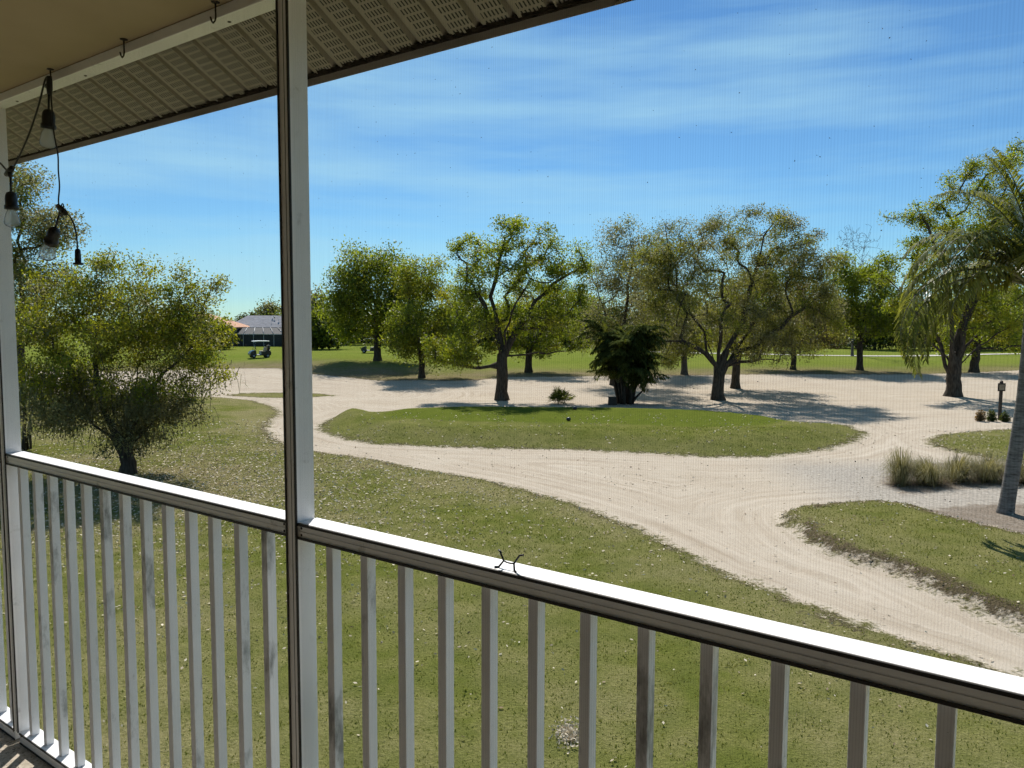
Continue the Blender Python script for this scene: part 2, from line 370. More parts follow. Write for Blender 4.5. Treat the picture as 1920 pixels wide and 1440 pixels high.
def attrs(sel):
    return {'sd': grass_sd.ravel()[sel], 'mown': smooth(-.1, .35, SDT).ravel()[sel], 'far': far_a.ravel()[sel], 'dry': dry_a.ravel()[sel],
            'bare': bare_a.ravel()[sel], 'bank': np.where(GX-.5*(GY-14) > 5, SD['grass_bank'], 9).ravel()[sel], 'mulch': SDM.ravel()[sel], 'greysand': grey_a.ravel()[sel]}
LBL = {-1: ('sandy_ground', 'pale sandy cart track and open sand between the lawns and trees', 'sand'),
       0: ('lawn', 'wide leaf-strewn lawn sloping from the railing to the sand track', 'lawn'),
       1: ('tee_mound', 'oval raised green golf tee ringed by the sand track', 'golf tee'),
       2: ('grass_bank', 'grass patch beside the palm with an eroded dark edge', 'grass'),
       3: ('grass_island', 'small green grass patch behind the ornamental grasses', 'grass'),
       4: ('grass_strip', 'thin grass sliver between two sand tracks left of the tee', 'grass'),
       5: ('fairway', 'bright green fairway stretching behind the row of oaks', 'fairway'),
       10: ('mulch_bed', 'grey mulch bed around the palm trunk and ornamental grasses', 'mulch')}
for z, (nm, lb, ct) in LBL.items():
    f = QF[zone == z]
    if not len(f): continue
    us, inv = np.unique(f, return_inverse=True)
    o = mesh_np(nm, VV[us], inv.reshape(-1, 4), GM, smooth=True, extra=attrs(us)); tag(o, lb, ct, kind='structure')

# ------------------------------------------------------------------ porch (local axes: x = outwards, y = along the rail to the left, z from the eye)
PR = empty('screened_railing', (0, 0, CZ), AZ)
tag(PR, 'white aluminium porch railing with balusters, posts and insect screen', 'railing')
D0, D1 = 1.135, 1.184
T0, T1 = -1.72, 4.62
ZR, ZB, ZF, ZH = -.460, -1.470, -1.512, .720
posts = [(-1.703, -1.665), (-.137, -.099), (1.430, 1.468), (2.996, 3.034), (4.562, 4.600)]
for a, b in posts:
    p = MB().box((D0-.003, a, ZB+.0005), (D1, b, ZH)).build('post', MAT['frame'], PR, .0015)
    MB().box((D0-.0055, a-.0005, ZB), (D0-.0015, a+.0045, ZH)).box((D0-.0055, b-.0045, ZB), (D0-.0015, b+.0005, ZH)).build('screen_spline', MAT['spline'], p)
    MB().box((D0-.0036, a+.016, ZB), (D0-.0026, a+.0172, ZH)).build('face_groove', MAT['spline'], p)
for (a0, a1), (b0, b1) in zip(posts[:-1], posts[1:]):
    # top rail with a shallow groove along its face
    def rail(nm, zt, dz):
        z0 = zt-dz
        prof = [(D0, zt-.0005), (D0, zt-dz*.48), (D0+.002, zt-dz*.48), (D0+.002, zt-dz*.54), (D0, zt-dz*.54), (D0, z0), (D1+.006, z0), (D1+.006, zt), (D0+.001, zt)]
        o = MB().prism(prof, 'y', a1+.0008, b0-.0008).build(nm, MAT['frame'], PR)
        MB().box((D0-.0025, a1+.001, zt-.0075), (D0+.001, b0-.001, zt-.0012)).build('screen_spline', MAT['spline'], o)
        MB().box((D0-.0025, a1+.001, z0-.001), (D0+.001, b0-.001, z0+.0045)).build('screen_spline', MAT['spline'], o)
        return o
    rail('top_rail', ZR, .038)
    rail('bottom_rail', ZB, .040)
    sc_m = None
# header under the ceiling
hd = MB().prism([(D0, ZH), (D1, ZH), (D1, ZH+.0265), (D0, ZH+.0265)], 'y', T0, T1).build('header', MAT['frame'], PR, .002)
sc0 = None
for t in (2.86, 2.40, 1.69, 1.05, .55, 3.3):
    MB().lathe([(.0045, 0), (.0045, -.0012), (.002, -.0022)], (D0+.030, t, ZH-.0002), 8).build('screw', MAT['hook'], hd)
for a, b in posts:
    for zz in (ZR-.012, ZR-.028, ZB-.012): 
        for tt in (a-.012, b+.012): MB().lathe([(.0032, 0), (.0030, .0010), (.0012, .0016)], (D0+.0002, tt, zz), 8, (-1, 0, 0)).build('screw', MAT['hook'], PR)
bal_t = [2.952, 2.841, 2.729, 2.616, 2.501, 2.384, 2.266, 2.152, 2.038, 1.924, 1.814, 1.702, 1.590]
bal_t += [1.352 - .1114*k for k in range(14)][:13] + [2.952+.1114*k+.048 for k in range(1, 14)]
bal_t += [-.215-.1114*k for k in range(12)]
bm_ = None
zt_, zb_ = ZR-.038, ZB+.0005
bal_mesh = None
for k, t in enumerate(sorted(bal_t)):
    if any(a-.02 < t < b+.03 for a, b in posts): continue
    if bal_mesh is None:
        o = MB().box((0, -.0215, 0), (.0255, 0, zt_-zb_)).build('baluster', MAT['baluster'], PR, .0012); bal_mesh = o
    else:
        o = bal_mesh.copy(); COL.objects.link(o); o.parent = PR
    o.location = (1.1505+random.uniform(-.0007, .0007), t+random.uniform(-.001, .001), zb_)
# insect screen: fine mesh seen as a faint even veil, one panel per bay above and below the rail
m, n, l, out = newmat('insect_screen_mesh')
tr = n.new('ShaderNodeBsdfTransparent'); tr.inputs[0].default_value = (.935, .935, .94, 1); l.new(tr.outputs[0], out.inputs[0]); MAT['screen'] = m
m, n, l, out = newmat('insect_screen_yarns'); tr = n.new('ShaderNodeBsdfTransparent'); tr.inputs[0].default_value = (.93, .93, .935, 1); l.new(tr.outputs[0], out.inputs[0]); MAT['weave'] = m
for (a0, a1), (b0, b1) in zip(posts[:-1], posts[1:]):
    for z0, z1 in ((ZR-.004, ZH+.004), (ZB-.004, ZR-.034)):
        n0 = D0+.0045
        scn = mesh_np('insect_screen', [(n0, a1-.004, z0), (n0, b0+.004, z0), (n0, b0+.004, z1), (n0, a1-.004, z1)], [(0, 1, 2, 3)], MAT['screen'], PR)
        # heavier upright yarns of the weave
        yy = a1+.003; V = []; F = []
        while yy < b0-.004:
            w2 = random.uniform(.0010, .0022); i = len(V); V += [(n0-.0003, yy, z0), (n0-.0003, yy+w2, z0), (n0-.0003, yy+w2, z1), (n0-.0003, yy, z1)]; F.append((i, i+1, i+2, i+3)); yy += .0041+random.uniform(-.0003, .0003)
        wv = mesh_np('screen_weave', V, F, MAT['weave'], scn); wv['kind'] = 'stuff'
        # specks of lint and grit caught in the weave
        k = int(190*(z1-z0)*(b0-a1)*(1.6 if z1 > 0 else .3)); V = []; F = []
        for _ in range(k):
            y = random.uniform(a1+.02, b0-.02); z = random.uniform(z0+.05, z1-.03); s = random.uniform(.0005, .0016)*random.choice((.6, .8, 1)); a = random.uniform(0, 3.14); e = random.uniform(.3, .8)
            c, q = math.cos(a), math.sin(a); i = len(V)
            V += [(n0-.0008, y+s*c, z+s*q), (n0-.0004, y-s*e*q, z+s*e*c), (n0-.0008, y-s*c, z-s*q), (n0-.0012, y+s*e*q, z-s*e*c)]; F.append((i, i+1, i+2, i+3))
        g = mesh_np('screen_grit', V, F, plain('grit', (.16, .17, .18), (.40, .41, .42), rough=.9, scale=90) if 'grit' not in MAT else MAT['grit'], scn); g['kind'] = 'stuff'; MAT['grit'] = g.data.materials[0]

# floor, ceiling, walls of the porch
floor_m = plain('speckled_porch_floor', (.30, .26, .20), (.44, .39, .32), rough=.85, scale=70, bump=.2, c3=(.12, .10, .08), s3=120, lo3=.55, hi3=.62, spec=.2)
def porch_struct(nm, lo, hi, mt, lab, ct):
    o = MB().box(lo, hi).build(nm, mt); o.location = (0, 0, CZ); o.rotation_euler = (0, 0, AZ); return tag(o, lab, ct, kind='structure')
porch_struct('porch_floor', (-1.25, T0-.1, ZF-.25), (1.215, T1+.1, ZF), floor_m, 'speckled concrete porch floor inside the railing', 'floor')
porch_struct('ceiling', (-1.25, T0-.1, ZH+.028), (1.186, T1+.1, ZH+.10), MAT['ceiling'], 'cream stucco porch ceiling with fine stains', 'ceiling')
porch_struct('unseen_back_wall', (-1.45, T0-.3, -CZ-.1), (-1.251, T1+.3, 1.6), MAT['wall'], 'unseen tan stucco wall behind the porch', 'wall')  # unseen behind the camera, added to keep sky light off the ceiling
porch_struct('unseen_side_wall', (-1.25, T0-.3, -CZ-.1), (1.21, T0-.101, ZH+.027), MAT['wall'], 'unseen tan stucco wall closing the right end of porch', 'wall')  # unseen end wall, added to darken the porch inside
porch_struct('lower_wall', (.95, T0-.1, -CZ-.1), (1.15, T1+.1, ZF-.2505), MAT['wall'], 'tan stucco wall under the porch floor', 'wall')

# sloping vented soffit between header and fascia
SF = empty('soffit', (0, 0, CZ), AZ)
tag(SF, 'beige vented soffit panels sloping down to the brown fascia', 'soffit')
FN, FZ, SL = 1.520, .703, math.radians(29.9)
LEN = .40
def soffit_mat():
    m, n, l, out = newmat('perforated_soffit_vinyl')
    b = n.new('ShaderNodeBsdfPrincipled'); b.inputs['Roughness'].default_value = .55; l.new(b.outputs[0], out.inputs[0])
    t = n.new('ShaderNodeTexCoord'); s = n.new('ShaderNodeSeparateXYZ'); l.new(t.outputs['Object'], s.inputs[0])
    def mt(op, a, c=None):
        k = n.new('ShaderNodeMath'); k.operation = op
        for i, q in enumerate((a, c)):
            if q is None: continue
            if isinstance(q, (int, float)): k.inputs[i].default_value = q
            else: l.new(q, k.inputs[i])
        return k.outputs[0]
    # slots in rows: 7 across each panel's flat, rows every 22 mm
    across = mt('MULTIPLY', s.outputs[1], 1/.0112); along = mt('MULTIPLY', s.outputs[0], 1/.0225)
    rowshift = mt('MULTIPLY', mt('FLOOR', along), .25)
    fa = mt('ABSOLUTE', mt('SUBTRACT', mt('FRACT', mt('ADD', across, rowshift)), .5)); fl = mt('ABSOLUTE', mt('SUBTRACT', mt('FRACT', along), .5))
    hole = mt('MULTIPLY', mt('LESS_THAN', fa, .21), mt('LESS_THAN', fl, .35))
    hole = mt('MULTIPLY', hole, mt('LESS_THAN', mt('ABSOLUTE', s.outputs[1]), .034))
    nz_ = n.new('ShaderNodeTexNoise'); nz_.inputs['Scale'].default_value = 7; nz_.inputs['Detail'].default_value = 5; l.new(t.outputs['Object'], nz_.inputs['Vector'])
    r = n.new('ShaderNodeValToRGB'); r.color_ramp.elements[0].color = (.27, .235, .17, 1); r.color_ramp.elements[1].color = (.36, .32, .245, 1); l.new(nz_.outputs['Fac'], r.inputs[0])
    mx_ = n.new('ShaderNodeMixRGB'); mx_.inputs[2].default_value = (.012, .011, .009, 1); l.new(hole, mx_.inputs[0]); l.new(r.outputs[0], mx_.inputs[1]); l.new(mx_.outputs[0], b.inputs['Base Color'])
    return m
MAT['soffit'] = soffit_mat()
PW = .1017
# cross-section across the panel: flat, V-groove at one side
g = PW/2
prof = [(-g, .0), (-g+.004, -.010), (-g+.010, -.010), (-g+.013, 0.0), (g, 0.0), (g, .006), (-g, .006)]
pm = MB().prism([(a, -b if False else b) for a, b in [(-g, .012), (-g+.011, .012), (-g+.017, 0.), (g-.004, 0.), (g-.0005, .009), (g-.0005, .0145), (-g, .0145)]], 'x', -LEN, 0).build('panel', MAT['soffit'], SF)
tshift = 1.777*FN/1.5
kk = [k for k in range(-40, 32)]
for i, k in enumerate(kk):
    t = tshift + (k+.5)*PW
    if not (T0-.2 < t < T1+.2): continue
    o = pm.copy() if i else pm
    if i: COL.objects.link(o); o.parent = SF
    o.location = (FN, t+random.uniform(-.0006, .0006), FZ+random.uniform(-.001, .001)); o.rotation_euler = (0, SL, 0)
if pm.location.length < .01: bpy.data.objects.remove(pm)
MB().box((FN-.003, T0-.3, FZ-.0035), (FN+.0038, T1+.3, FZ+.012)).build('gap_shade_strip', MAT['dirt'], SF)  # dark strip put in for the shaded gap along the fascia
MAT['fascia'] = plain('brown_grey_fascia', (.30, .26, .21), (.40, .35, .29), rough=.6, scale=9, vec=(1, .4, 1))
MB().prism([(FN+.004, .678), (FN+.026, .692), (FN+.026, .86), (FN+.004, .86)], 'y', T0-.3, T1+.3).build('fascia_board', MAT['fascia'], SF, .002)
MB().prism([(FN+.0265, .705), (FN+.10, .745), (FN+.115, .85), (FN+.0265, .85)], 'y', T0-.3, T1+.3).build('gutter', MAT['frame'], SF, .003)
MB().prism([(1.188, .74), (1.196, .74), (1.196, 1.1), (1.188, 1.1)], 'y', T0-.1, T1+.1).build('backing_board', MAT['fascia'], SF)
# roof deck over it, rising back over the porch
ro = MB().prism([(FN+.14, .845), (-1.6, .845+.577*(FN+.14+1.6)), (-1.6, .93+.577*(FN+.14+1.6)), (FN+.14, .93)], 'y', T0-.4, T1+.4).build('roof', plain('roof_shingle', (.10, .09, .08), (.16, .14, .12), rough=.95, scale=20))
ro.location = (0, 0, CZ); ro.rotation_euler = (0, 0, AZ); tag(ro, 'sloping shingle roof over the porch', 'roof', kind='structure')
# cobweb dirt in the angle of soffit and fascia
mbd = MB()
for _ in range(150):
    t = random.uniform(.5, 3.2); ln = random.uniform(.006, .04)**1.0; hh = random.uniform(.003, .008)
    mbd.hexa([(FN-.008, t, FZ-.001), (FN+.0038, t, FZ-.004), (FN+.0038, t+ln, FZ-.003), (FN-.006, t+ln*.9, FZ-.001), (FN-.008, t, FZ+hh), (FN+.0038, t, FZ+hh), (FN+.0038, t+ln, FZ+hh), (FN-.013, t+ln*.9, FZ+hh)])
dd = mbd.build('cobweb_dirt', MAT['dirt'], SF); dd['kind'] = 'stuff'
# mud-dauber nests stuck under the soffit, by the header
for (x, y, ln, lab) in ((1.30, 2.90, .030, 'left'), (1.30, 1.73, .026, 'right'), (1.24, 2.18, .03, 'mid')):
    z = FZ+(FN-x)*math.tan(SL)
    nb = MB(); 
    nb.lathe([(.003, 0), (.007, -.012), (.0055, -.02), (.008, -ln), (.003, -ln-.012)], (x, y, z), 7)
    nb.tube([(x, y, z-.01), (x+.005, y+.02, z-.002), (x+.004, y+.034, z+.004)], .0028, 5)
    nb.build('mud_nest', MAT['dirt'], SF)

# ceiling hooks
def hook(y, lab):
    x = 1.119; r = empty('ceiling_hook', (0, 0, 0)); 
    P = Matrix.Rotation(AZ, 4, 'Z') @ Vector((x, y, 0)); r.location = (P.x, P.y, CZ+ZH+.028); r.rotation_euler = (0, 0, AZ)
    MB().lathe([(.010, -.0005), (.010, -.002), (.004, -.004)], (0, 0, 0), 10).build('plate', MAT['hook'], r)
    pts = [(0, 0, -.002), (0, 0, -.035), (0, .003, -.042), (0, .010, -.046), (0, .017, -.040), (0, .021, -.030)]
    MB().tube(pts, .0022, 6).build('shank', MAT['hook'], r)
    return tag(r, lab, 'hook', 'small J hooks along the ceiling edge')
hook(2.515, 'dark ceiling hook holding up the string lights')
hook(2.092, 'dark empty ceiling hook nearest the string lights')
hook(1.676, 'dark empty ceiling hook beside the tall middle post')

# string lights
SLT = empty('string_light', (0, 0, CZ), AZ)
tag(SLT, 'black string light cord with three clear bulbs hanging from a hook', 'string light')
nx_ = 1.10
def L(y, z, dx=0.): return (nx_+dx, y, z)
def spline(pts, k=7):
    P = [np.array(p, float) for p in pts]; P = [2*P[0]-P[1]] + P + [2*P[-1]-P[-2]]; out = []
    for i in range(1, len(P)-2):
        for j in range(k):
            t = j/k; a, b, c, d = P[i-1:i+3]
            out.append(.5*((2*b)+(-a+c)*t+(2*a-5*b+4*c-d)*t*t+(-a+3*b-3*c+d)*t**3))
    out.append(P[-2]); return out
rr = .0028
MB().tube(spline([L(2.90, .53), L(2.84, .505), L(2.79, .478), L(2.74, .488), L(2.64, .56), L(2.56, .64), L(2.505, .712), L(2.48, .705)]), rr, 7).build('cord', MAT['blackplastic'], SLT)
MB().tube(spline([L(2.478, .70), L(2.472, .62), L(2.466, .55), L(2.447, .487), L(2.448, .44), L(2.445, .395), L(2.455, .355), L(2.452, .338)]), rr*.8, 7).build('cord', MAT['blackplastic'], SLT)
MB().tube(spline([L(2.42, .318), L(2.385, .300), L(2.362, .27), L(2.352, .235), L(2.350, .205)]), rr*.8, 7).build('cord', MAT['blackplastic'], SLT)
glass_m, n, l, out = newmat('clear_bulb_glass')
g1 = n.new('ShaderNodeBsdfTransparent'); g1.inputs[0].default_value = (.93, .94, .95, 1); g2 = n.new('ShaderNodeBsdfTranslucent'); g2.inputs[0].default_value = (.8, .8, .78, 1); g3 = n.new('ShaderNodeBsdfGlossy'); g3.inputs['Roughness'].default_value = .08
lw = n.new('ShaderNodeLayerWeight'); lw.inputs[0].default_value = .12; ms1 = n.new('ShaderNodeMixShader'); ms1.inputs[0].default_value = .34; ms2 = n.new('ShaderNodeMixShader')
l.new(g1.outputs[0], ms1.inputs[1]); l.new(g2.outputs[0], ms1.inputs[2]); l.new(lw.outputs['Fresnel'], ms2.inputs[0]); l.new(ms1.outputs[0], ms2.inputs[1]); l.new(g3.outputs[0], ms2.inputs[2]); l.new(ms2.outputs[0], out.inputs[0])
fil_m = plain('filament_wire', (.25, .2, .14), (.35, .3, .2), rough=.5, scale=50)
def lamp_drop(top, d, first):
    """Connector drop: short neck cord, ribbed socket, teardrop bulb."""
    top = np.array(top); d = np.array(d, float); d /= np.linalg.norm(d)
    MB().tube([top, top+d*.05], rr*1.15, 7).build('cord', MAT['blackplastic'], SLT)
    c = top+d*.045
    so = MB().lathe([(.006, 0), (.013, .004), (.0165, .012), (.018, .024), (.0175, .042), (.0205, .044), (.0205, .056), (.0165, .057)], c, 14, d).build('socket', MAT['blackplastic'], SLT)
    cb = c+d*.056
    MB().lathe([(.011, 0), (.013, .005), (.017, .014), (.0205, .028), (.0225, .040), (.0215, .047), (.016, .053), (.007, .0565), (.0005, .057)], cb, 18, d).build('bulb', glass_m, SLT)
    a = np.cross(d, [1, 0, 0]); a /= np.linalg.norm(a); 
    fb = MB()
    for s in (-1, 1):
        fb.tube([cb+d*.004+a*.002*s, cb+d*.022+a*.003*s, cb+d*.038+a*.005*s], .0005, 5)
    fb.build('filament', fil_m, so)
def clip3(c, d, ring=True):
    c = np.array(c); d = np.array(d, float); d /= np.linalg.norm(d); e = np.cross(d, [1, 0, 0]); e /= np.linalg.norm(e)
    mb = MB(); mb.tube([c-d*.026, c-d*.010, c+d*.010, c+d*.026], [.0075, .009, .009, .0075], 8)
    mb.tube([c, c-e*.02], [.0085, .007], 8)
    if ring:
        q = c+e*.012; mb.tube([q+e*.0065*math.cos(t)+d*.0065*math.sin(t) for t in np.linspace(0, 6.28, 13)], .0018, 6)
    mb.build('connector', MAT['blackplastic'], SLT)
clip3(L(2.482, .690), (0, .05, -1), False); lamp_drop(L(2.487, .668), (0, .14, -1), True)
clip3(L(2.778, .475), (0, -1, .35), False); lamp_drop(L(2.772, .455), (0, .03, -1), False)
clip3(L(2.437, .326), (0, -1, -.55), True); lamp_drop(L(2.455, .312), (0, .78, -1), False)
MB().lathe([(.004, 0), (.0075, .004), (.0085, .026), (.0085, .040), (.014, .0405), (.014, .046), (.006, .0465)], L(2.350, .208), 12, (0, 0, -1)).build('plug', MAT['blackplastic'], SLT)

# small black wire clip on the rail
CP = empty('wire_clip', (0, 0, 0), AZ)
P = Matrix.Rotation(AZ, 4, 'Z') @ Vector((1.150, .842, 0)); CP.location = (P.x, P.y, CZ+ZR); tag(CP, 'small black two-pronged wire clip on the sunlit rail', 'clip')
MB().tube([(.004, .012, .0125), (.002, .005, .0115), (.002, -.005, .0110), (.004, -.012, .012)], .0016, 6).build('bridge', MAT['blackplastic'], CP)
MB().tube([(.006, .026, .030), (.004, .021, .029), (.003, .012, .0125), (-.004, .018, .0018), (-.010, .024, .0018)], .0021, 6).build('prong', MAT['blackplastic'], CP)
MB().tube([(.006, -.032, .031), (.004, -.024, .029), (.003, -.012, .0118), (-.004, -.018, .0018), (-.010, -.026, .0018)], .0020, 6).build('prong', MAT['blackplastic'], CP)

# ------------------------------------------------------------------ vegetation
def leaf_quads(C, size, tint, up_bias=.3, aspect=.55, R=None, droop=0.0):
    """One small diamond-shaped leaf per centre, turned at random."""
    R = R or rng; n = len(C)
    a = R.normal(size=(n, 3)); a[:, 2] -= droop; a /= np.linalg.norm(a, axis=1, keepdims=True)
    b = R.normal(size=(n, 3)); b[:, 2] *= (1-up_bias); b -= a*(a*b).sum(1, keepdims=True); b /= np.linalg.norm(b, axis=1, keepdims=True)
    s = (size*R.uniform(.6, 1.35, n))[:, None]
    V = np.stack([C-a*s*.5, C+b*s*aspect*.5, C+a*s*.5, C-b*s*aspect*.5], 1).reshape(-1, 3)
    return V, np.arange(4*n).reshape(-1, 4), np.repeat(tint, 4)

def tree_depth(bx, by): 
    p = gpt(bx, by); return p[0], p[1], zat(p[0], p[1])

GROUP = 'oaks around the golf hole'
def make_tree(name, label, bx, by, lobes, fork_y, trunk_w, n_clump, n_leaf, leaf, mats, seed, clump_r=.55, lean=0.0, cat='tree', bark='bark', n_limb=5,
              moss=0, flat=.75, depth_y=None, shell=.45, bare=False, tw=1.0, top=None, group=None, weep=0.0, branch_scale=1.0, low=None):
    """A tree: tapered trunk, limbs reaching every leaf clump, leaf-sized faces round the clumps.
    Lobes are (x, y, rx, ry) in picture units at the tree's distance; mats = [(material, share), ...]."""
    R = np.random.default_rng(seed)
    n_leaf = int(n_leaf*(2.5 if leaf < .4 else 2.0)); leaf *= .84 if leaf < .4 else 1; n_clump = int(n_clump*1.35); clump_r *= 1.12; trunk_w *= .8; lobes = [(bx+(q[0]-bx)*1.03, q[1]-2, q[2]*1.12, q[3]*1.06) for q in lobes]
    x0, y0, z0 = tree_depth(bx, by)
    dep = float(np.dot(np.array([x0, y0, z0-CZ]), fw)); mp_ = dep/FPX                  # metres per picture unit there
    root = empty(name, (x0, y0, z0)); tag(root, label, cat, group)
    def loc(px, py): return np.array([(px-bx)*mp_, 0, (by-py)*mp_])
    fork = loc(bx+lean*(by-fork_y), fork_y); fork[1] = R.uniform(-.2, .2)
    # clump centres
    area = np.array([l[2]*l[3] for l in lobes], float); cnt = np.maximum(1, (area/area.sum()*n_clump).astype(int))
    C = []
    for (lx, ly, rx, ry), k in zip(lobes, cnt):
        d = R.normal(size=(k, 3)); d /= np.linalg.norm(d, axis=1, keepdims=True)
        rad = R.uniform(0, 1, k)**shell
        c = loc(lx, ly)+d*rad[:, None]*np.array([rx*mp_, .5*(rx+ry)*mp_, ry*mp_]); C.append(c)
    C = np.concatenate(C); C[:, 2] = np.maximum(C[:, 2], .35)
    # skeleton
    nodes = [np.array([0, 0, -.15])]; par = [-1]
    seg = 5
    for i in range(1, seg+1):
        t = i/seg; w = np.array([R.normal(0, .03), R.normal(0, .03), 0])*(0 < t < 1)*trunk_w*mp_*1.2
        nodes.append(fork*t+w); par.append(len(nodes)-2)
    trunk_n = len(nodes)
    order = np.argsort(np.linalg.norm(C-fork, axis=1)+R.uniform(0, .8, len(C)))
    far = [int(np.argmax(np.linalg.norm(C-fork, axis=1)))]
    dmin = np.linalg.norm(C-C[far[0]], axis=1)
    while len(far) < min(n_limb, len(C)):
        j = int(np.argmax(dmin)); far.append(j); dmin = np.minimum(dmin, np.linalg.norm(C-C[j], axis=1))
    tips = {}
    def attach(j, start):
        a = nodes[start]; b = C[j]; L_ = np.linalg.norm(b-a); k = int(np.clip(L_/.55, 2, 9)); prev = start
        bow = np.array([0, 0, 1.])*L_*R.uniform(.0, .09)*(1 if weep == 0 else -.2)
        side = R.normal(size=3)*L_*(.015 if bare else .05)
        for i in range(1, k+1):
            t = i/k; q = a*(1-t)+b*t+(bow+side)*math.sin(math.pi*t)+R.normal(size=3)*(.004 if bare else .014)*L_*(t < 1)
            nodes.append(q); par.append(prev); prev = len(nodes)-1
        tips[j] = prev
    for j in far: attach(j, trunk_n-1 - (0 if R.random() < .7 else 1))
    for j in order:
        if int(j) in tips: continue
        NA = np.array(nodes[trunk_n-1:]); d = np.linalg.norm(NA-C[j], axis=1)+.25*np.maximum(0, np.linalg.norm(NA-fork, axis=1)-np.linalg.norm(C[j]-fork))
        attach(int(j), trunk_n-1+int(np.argmin(d)))
    nodes = np.array(nodes); par = np.array(par); load = np.zeros(len(nodes))
    kids = [[] for _ in nodes]
    for i, p in enumerate(par):
        if p >= 0: kids[p].append(i)
    for i in range(len(nodes)-1, -1, -1):
        load[i] += 1 if not kids[i] else 0
        if par[i] >= 0: load[par[i]] += load[i]
    r_tr = trunk_w*mp_*.5
    rad = np.maximum(.010*tw, r_tr*.9*(load/load[0])**.62*branch_scale); 
    h_ = np.clip(nodes[:trunk_n, 2]/max(fork[2], .3), 0, 1)
    rad[:trunk_n] = r_tr*(1.0-.12*h_) + r_tr*.42*np.exp(-np.maximum(nodes[:trunk_n, 2]+.1, 0)/.2)
    mb = MB()
    done = set()
    for i in range(len(nodes)):
        for ch in kids[i]:
            # follow the heaviest continuation into one tube
            if (i, ch) in done: continue
            chain = [i, ch]; done.add((i, ch))
            while kids[chain[-1]]:
                nx2 = max(kids[chain[-1]], key=lambda q: load[q])
                if (chain[-1], nx2) in done: break
                done.add((chain[-1], nx2)); chain.append(nx2)
            rs = [rad[q] for q in chain]; rs[0] = min(rs[0], rs[1]*1.25) if i >= trunk_n-1 else rs[0]
            nn = 9 if rs[0] > .08 else (6 if rs[0] > .03 else 4)
            mb.tube([nodes[q] for q in chain], rs, nn, caps=False)
    mb.build('trunk', MAT[bark], root)
    # leaves round every clump and along the last bit of twig
    shares = np.array([s for _, s in mats], float); shares /= shares.sum()
    cl_m = R.choice(len(mats), len(C), p=shares)
    if low is not None:
        zl = (by-low[0])*mp_; cl_m = np.where((C[:, 2] < zl+R.normal(0, .25, len(C))), low[1], cl_m)
    cl_t = R.normal(0, .16, len(C))
    wgt = R.uniform(.4, 1.6, len(C)); wgt /= wgt.sum()
    which = R.choice(len(C), n_leaf, p=wgt)
    off = R.normal(size=(n_leaf, 3)); off /= (np.linalg.norm(off, axis=1, keepdims=True)+1e-9)
    off *= (R.uniform(0, 1, n_leaf)**.62)[:, None]*clump_r*(.7+.6*R.random(len(C)))[which][:, None]
    off[:, 2] *= flat
    if weep: off[:, 2] -= weep*R.uniform(0, 1, n_leaf)**2*clump_r*2
    tipn = np.array([tips[j] for j in range(len(C))]); pn = par[tipn]
    back = (R.random(n_leaf)**2)[:, None]*.9
    P = C[which]*(1-back)+nodes[pn[which]]*back+off
    keep = P[:, 2] > .12; P = P[keep]; which = which[keep]
    tint = np.clip(.45+cl_t[which]+R.normal(0, .22, len(P)), 0, 1)
    if not bare:
        ps = cl_m[which]; V, F, t = leaf_quads(P, leaf, tint, R=R, droop=.35 if weep else 0)
        cw = mesh_np('crown', V, F, None, root, t)
        for mk, _ in mats: cw.data.materials.append(MAT[mk])
        cw.data.polygons.foreach_set('material_index', ps.astype(np.int32))
    if moss:
        # beards of grey moss hanging from the lower clumps
        low = C[np.argsort(C[:, 2])][:max(6, int(len(C)*.45))]
        k = moss*3; b = low[R.integers(0, len(low), k)]+R.normal(size=(k, 3))*np.array([.35, .35, .15])
        ln = R.uniform(.15, .6, k)*R.uniform(.5, 1.2, k); ln = np.minimum(ln, np.maximum(b[:, 2]-.3, .05)); w = R.uniform(.004, .012, k)*max(1, dep/26); an = R.uniform(0, 6.28, k)
        dx = np.stack([np.cos(an), np.sin(an), 0*an], 1)*w[:, None]
        sw = R.normal(size=(k, 3))*.06; dn = np.zeros((k, 3)); dn[:, 2] = -ln
        V = np.stack([b-dx, b+dx, b+dn*.55+dx*.8+sw, b+dn+sw*1.5, b+dn*.5-dx*.9+sw], 1).reshape(-1, 3)
        ms = mesh_np('moss', V, np.arange(5*k).reshape(-1, 5), MAT['moss'], root, np.repeat(R.uniform(0, 1, k), 5)); ms['kind'] = 'stuff'
    return root

OG = 'oaks standing on the golf course'
# --- left of the posts
make_tree('oak_tree', 'tall grey-green tree at the far left edge behind the bushy oak', 40, 792,
          [(40, 420, 80, 95), (110, 445, 50, 45), (-20, 560, 110, 110), (60, 345, 40, 35), (70, 560, 80, 70), (130, 450, 35, 30), (-80, 480, 90, 120)], 640, 24, 150, 26000, .13,
          [('lf_grey', 3), ('lf_mid', 1.4)], 21, clump_r=.75, group=None, n_limb=7)
make_tree('oak_tree', 'bushy olive oak hung with dark moss nearest the left bay of the railing', 240, 890,
          [(240, 640, 160, 110), (335, 600, 85, 65), (105, 630, 75, 105), (370, 670, 55, 75), (190, 555, 95, 60), (235, 745, 140, 75), (215, 498, 24, 34), (285, 520, 22, 32), (408, 580, 26, 45), (350, 545, 22, 34), (150, 730, 85, 75), (255, 815, 100, 38), (320, 770, 60, 55), (120, 790, 60, 40)],
          845, 34, 370, 37000, .088, [('lf_olive', 2.2), ('lf_yellow', 3.2), ('lf_bright', 1.8), ('lf_grey', .4)], 33, low=(745, 3), clump_r=.46, n_limb=9, moss=800, group=None, shell=.6, branch_scale=.75)
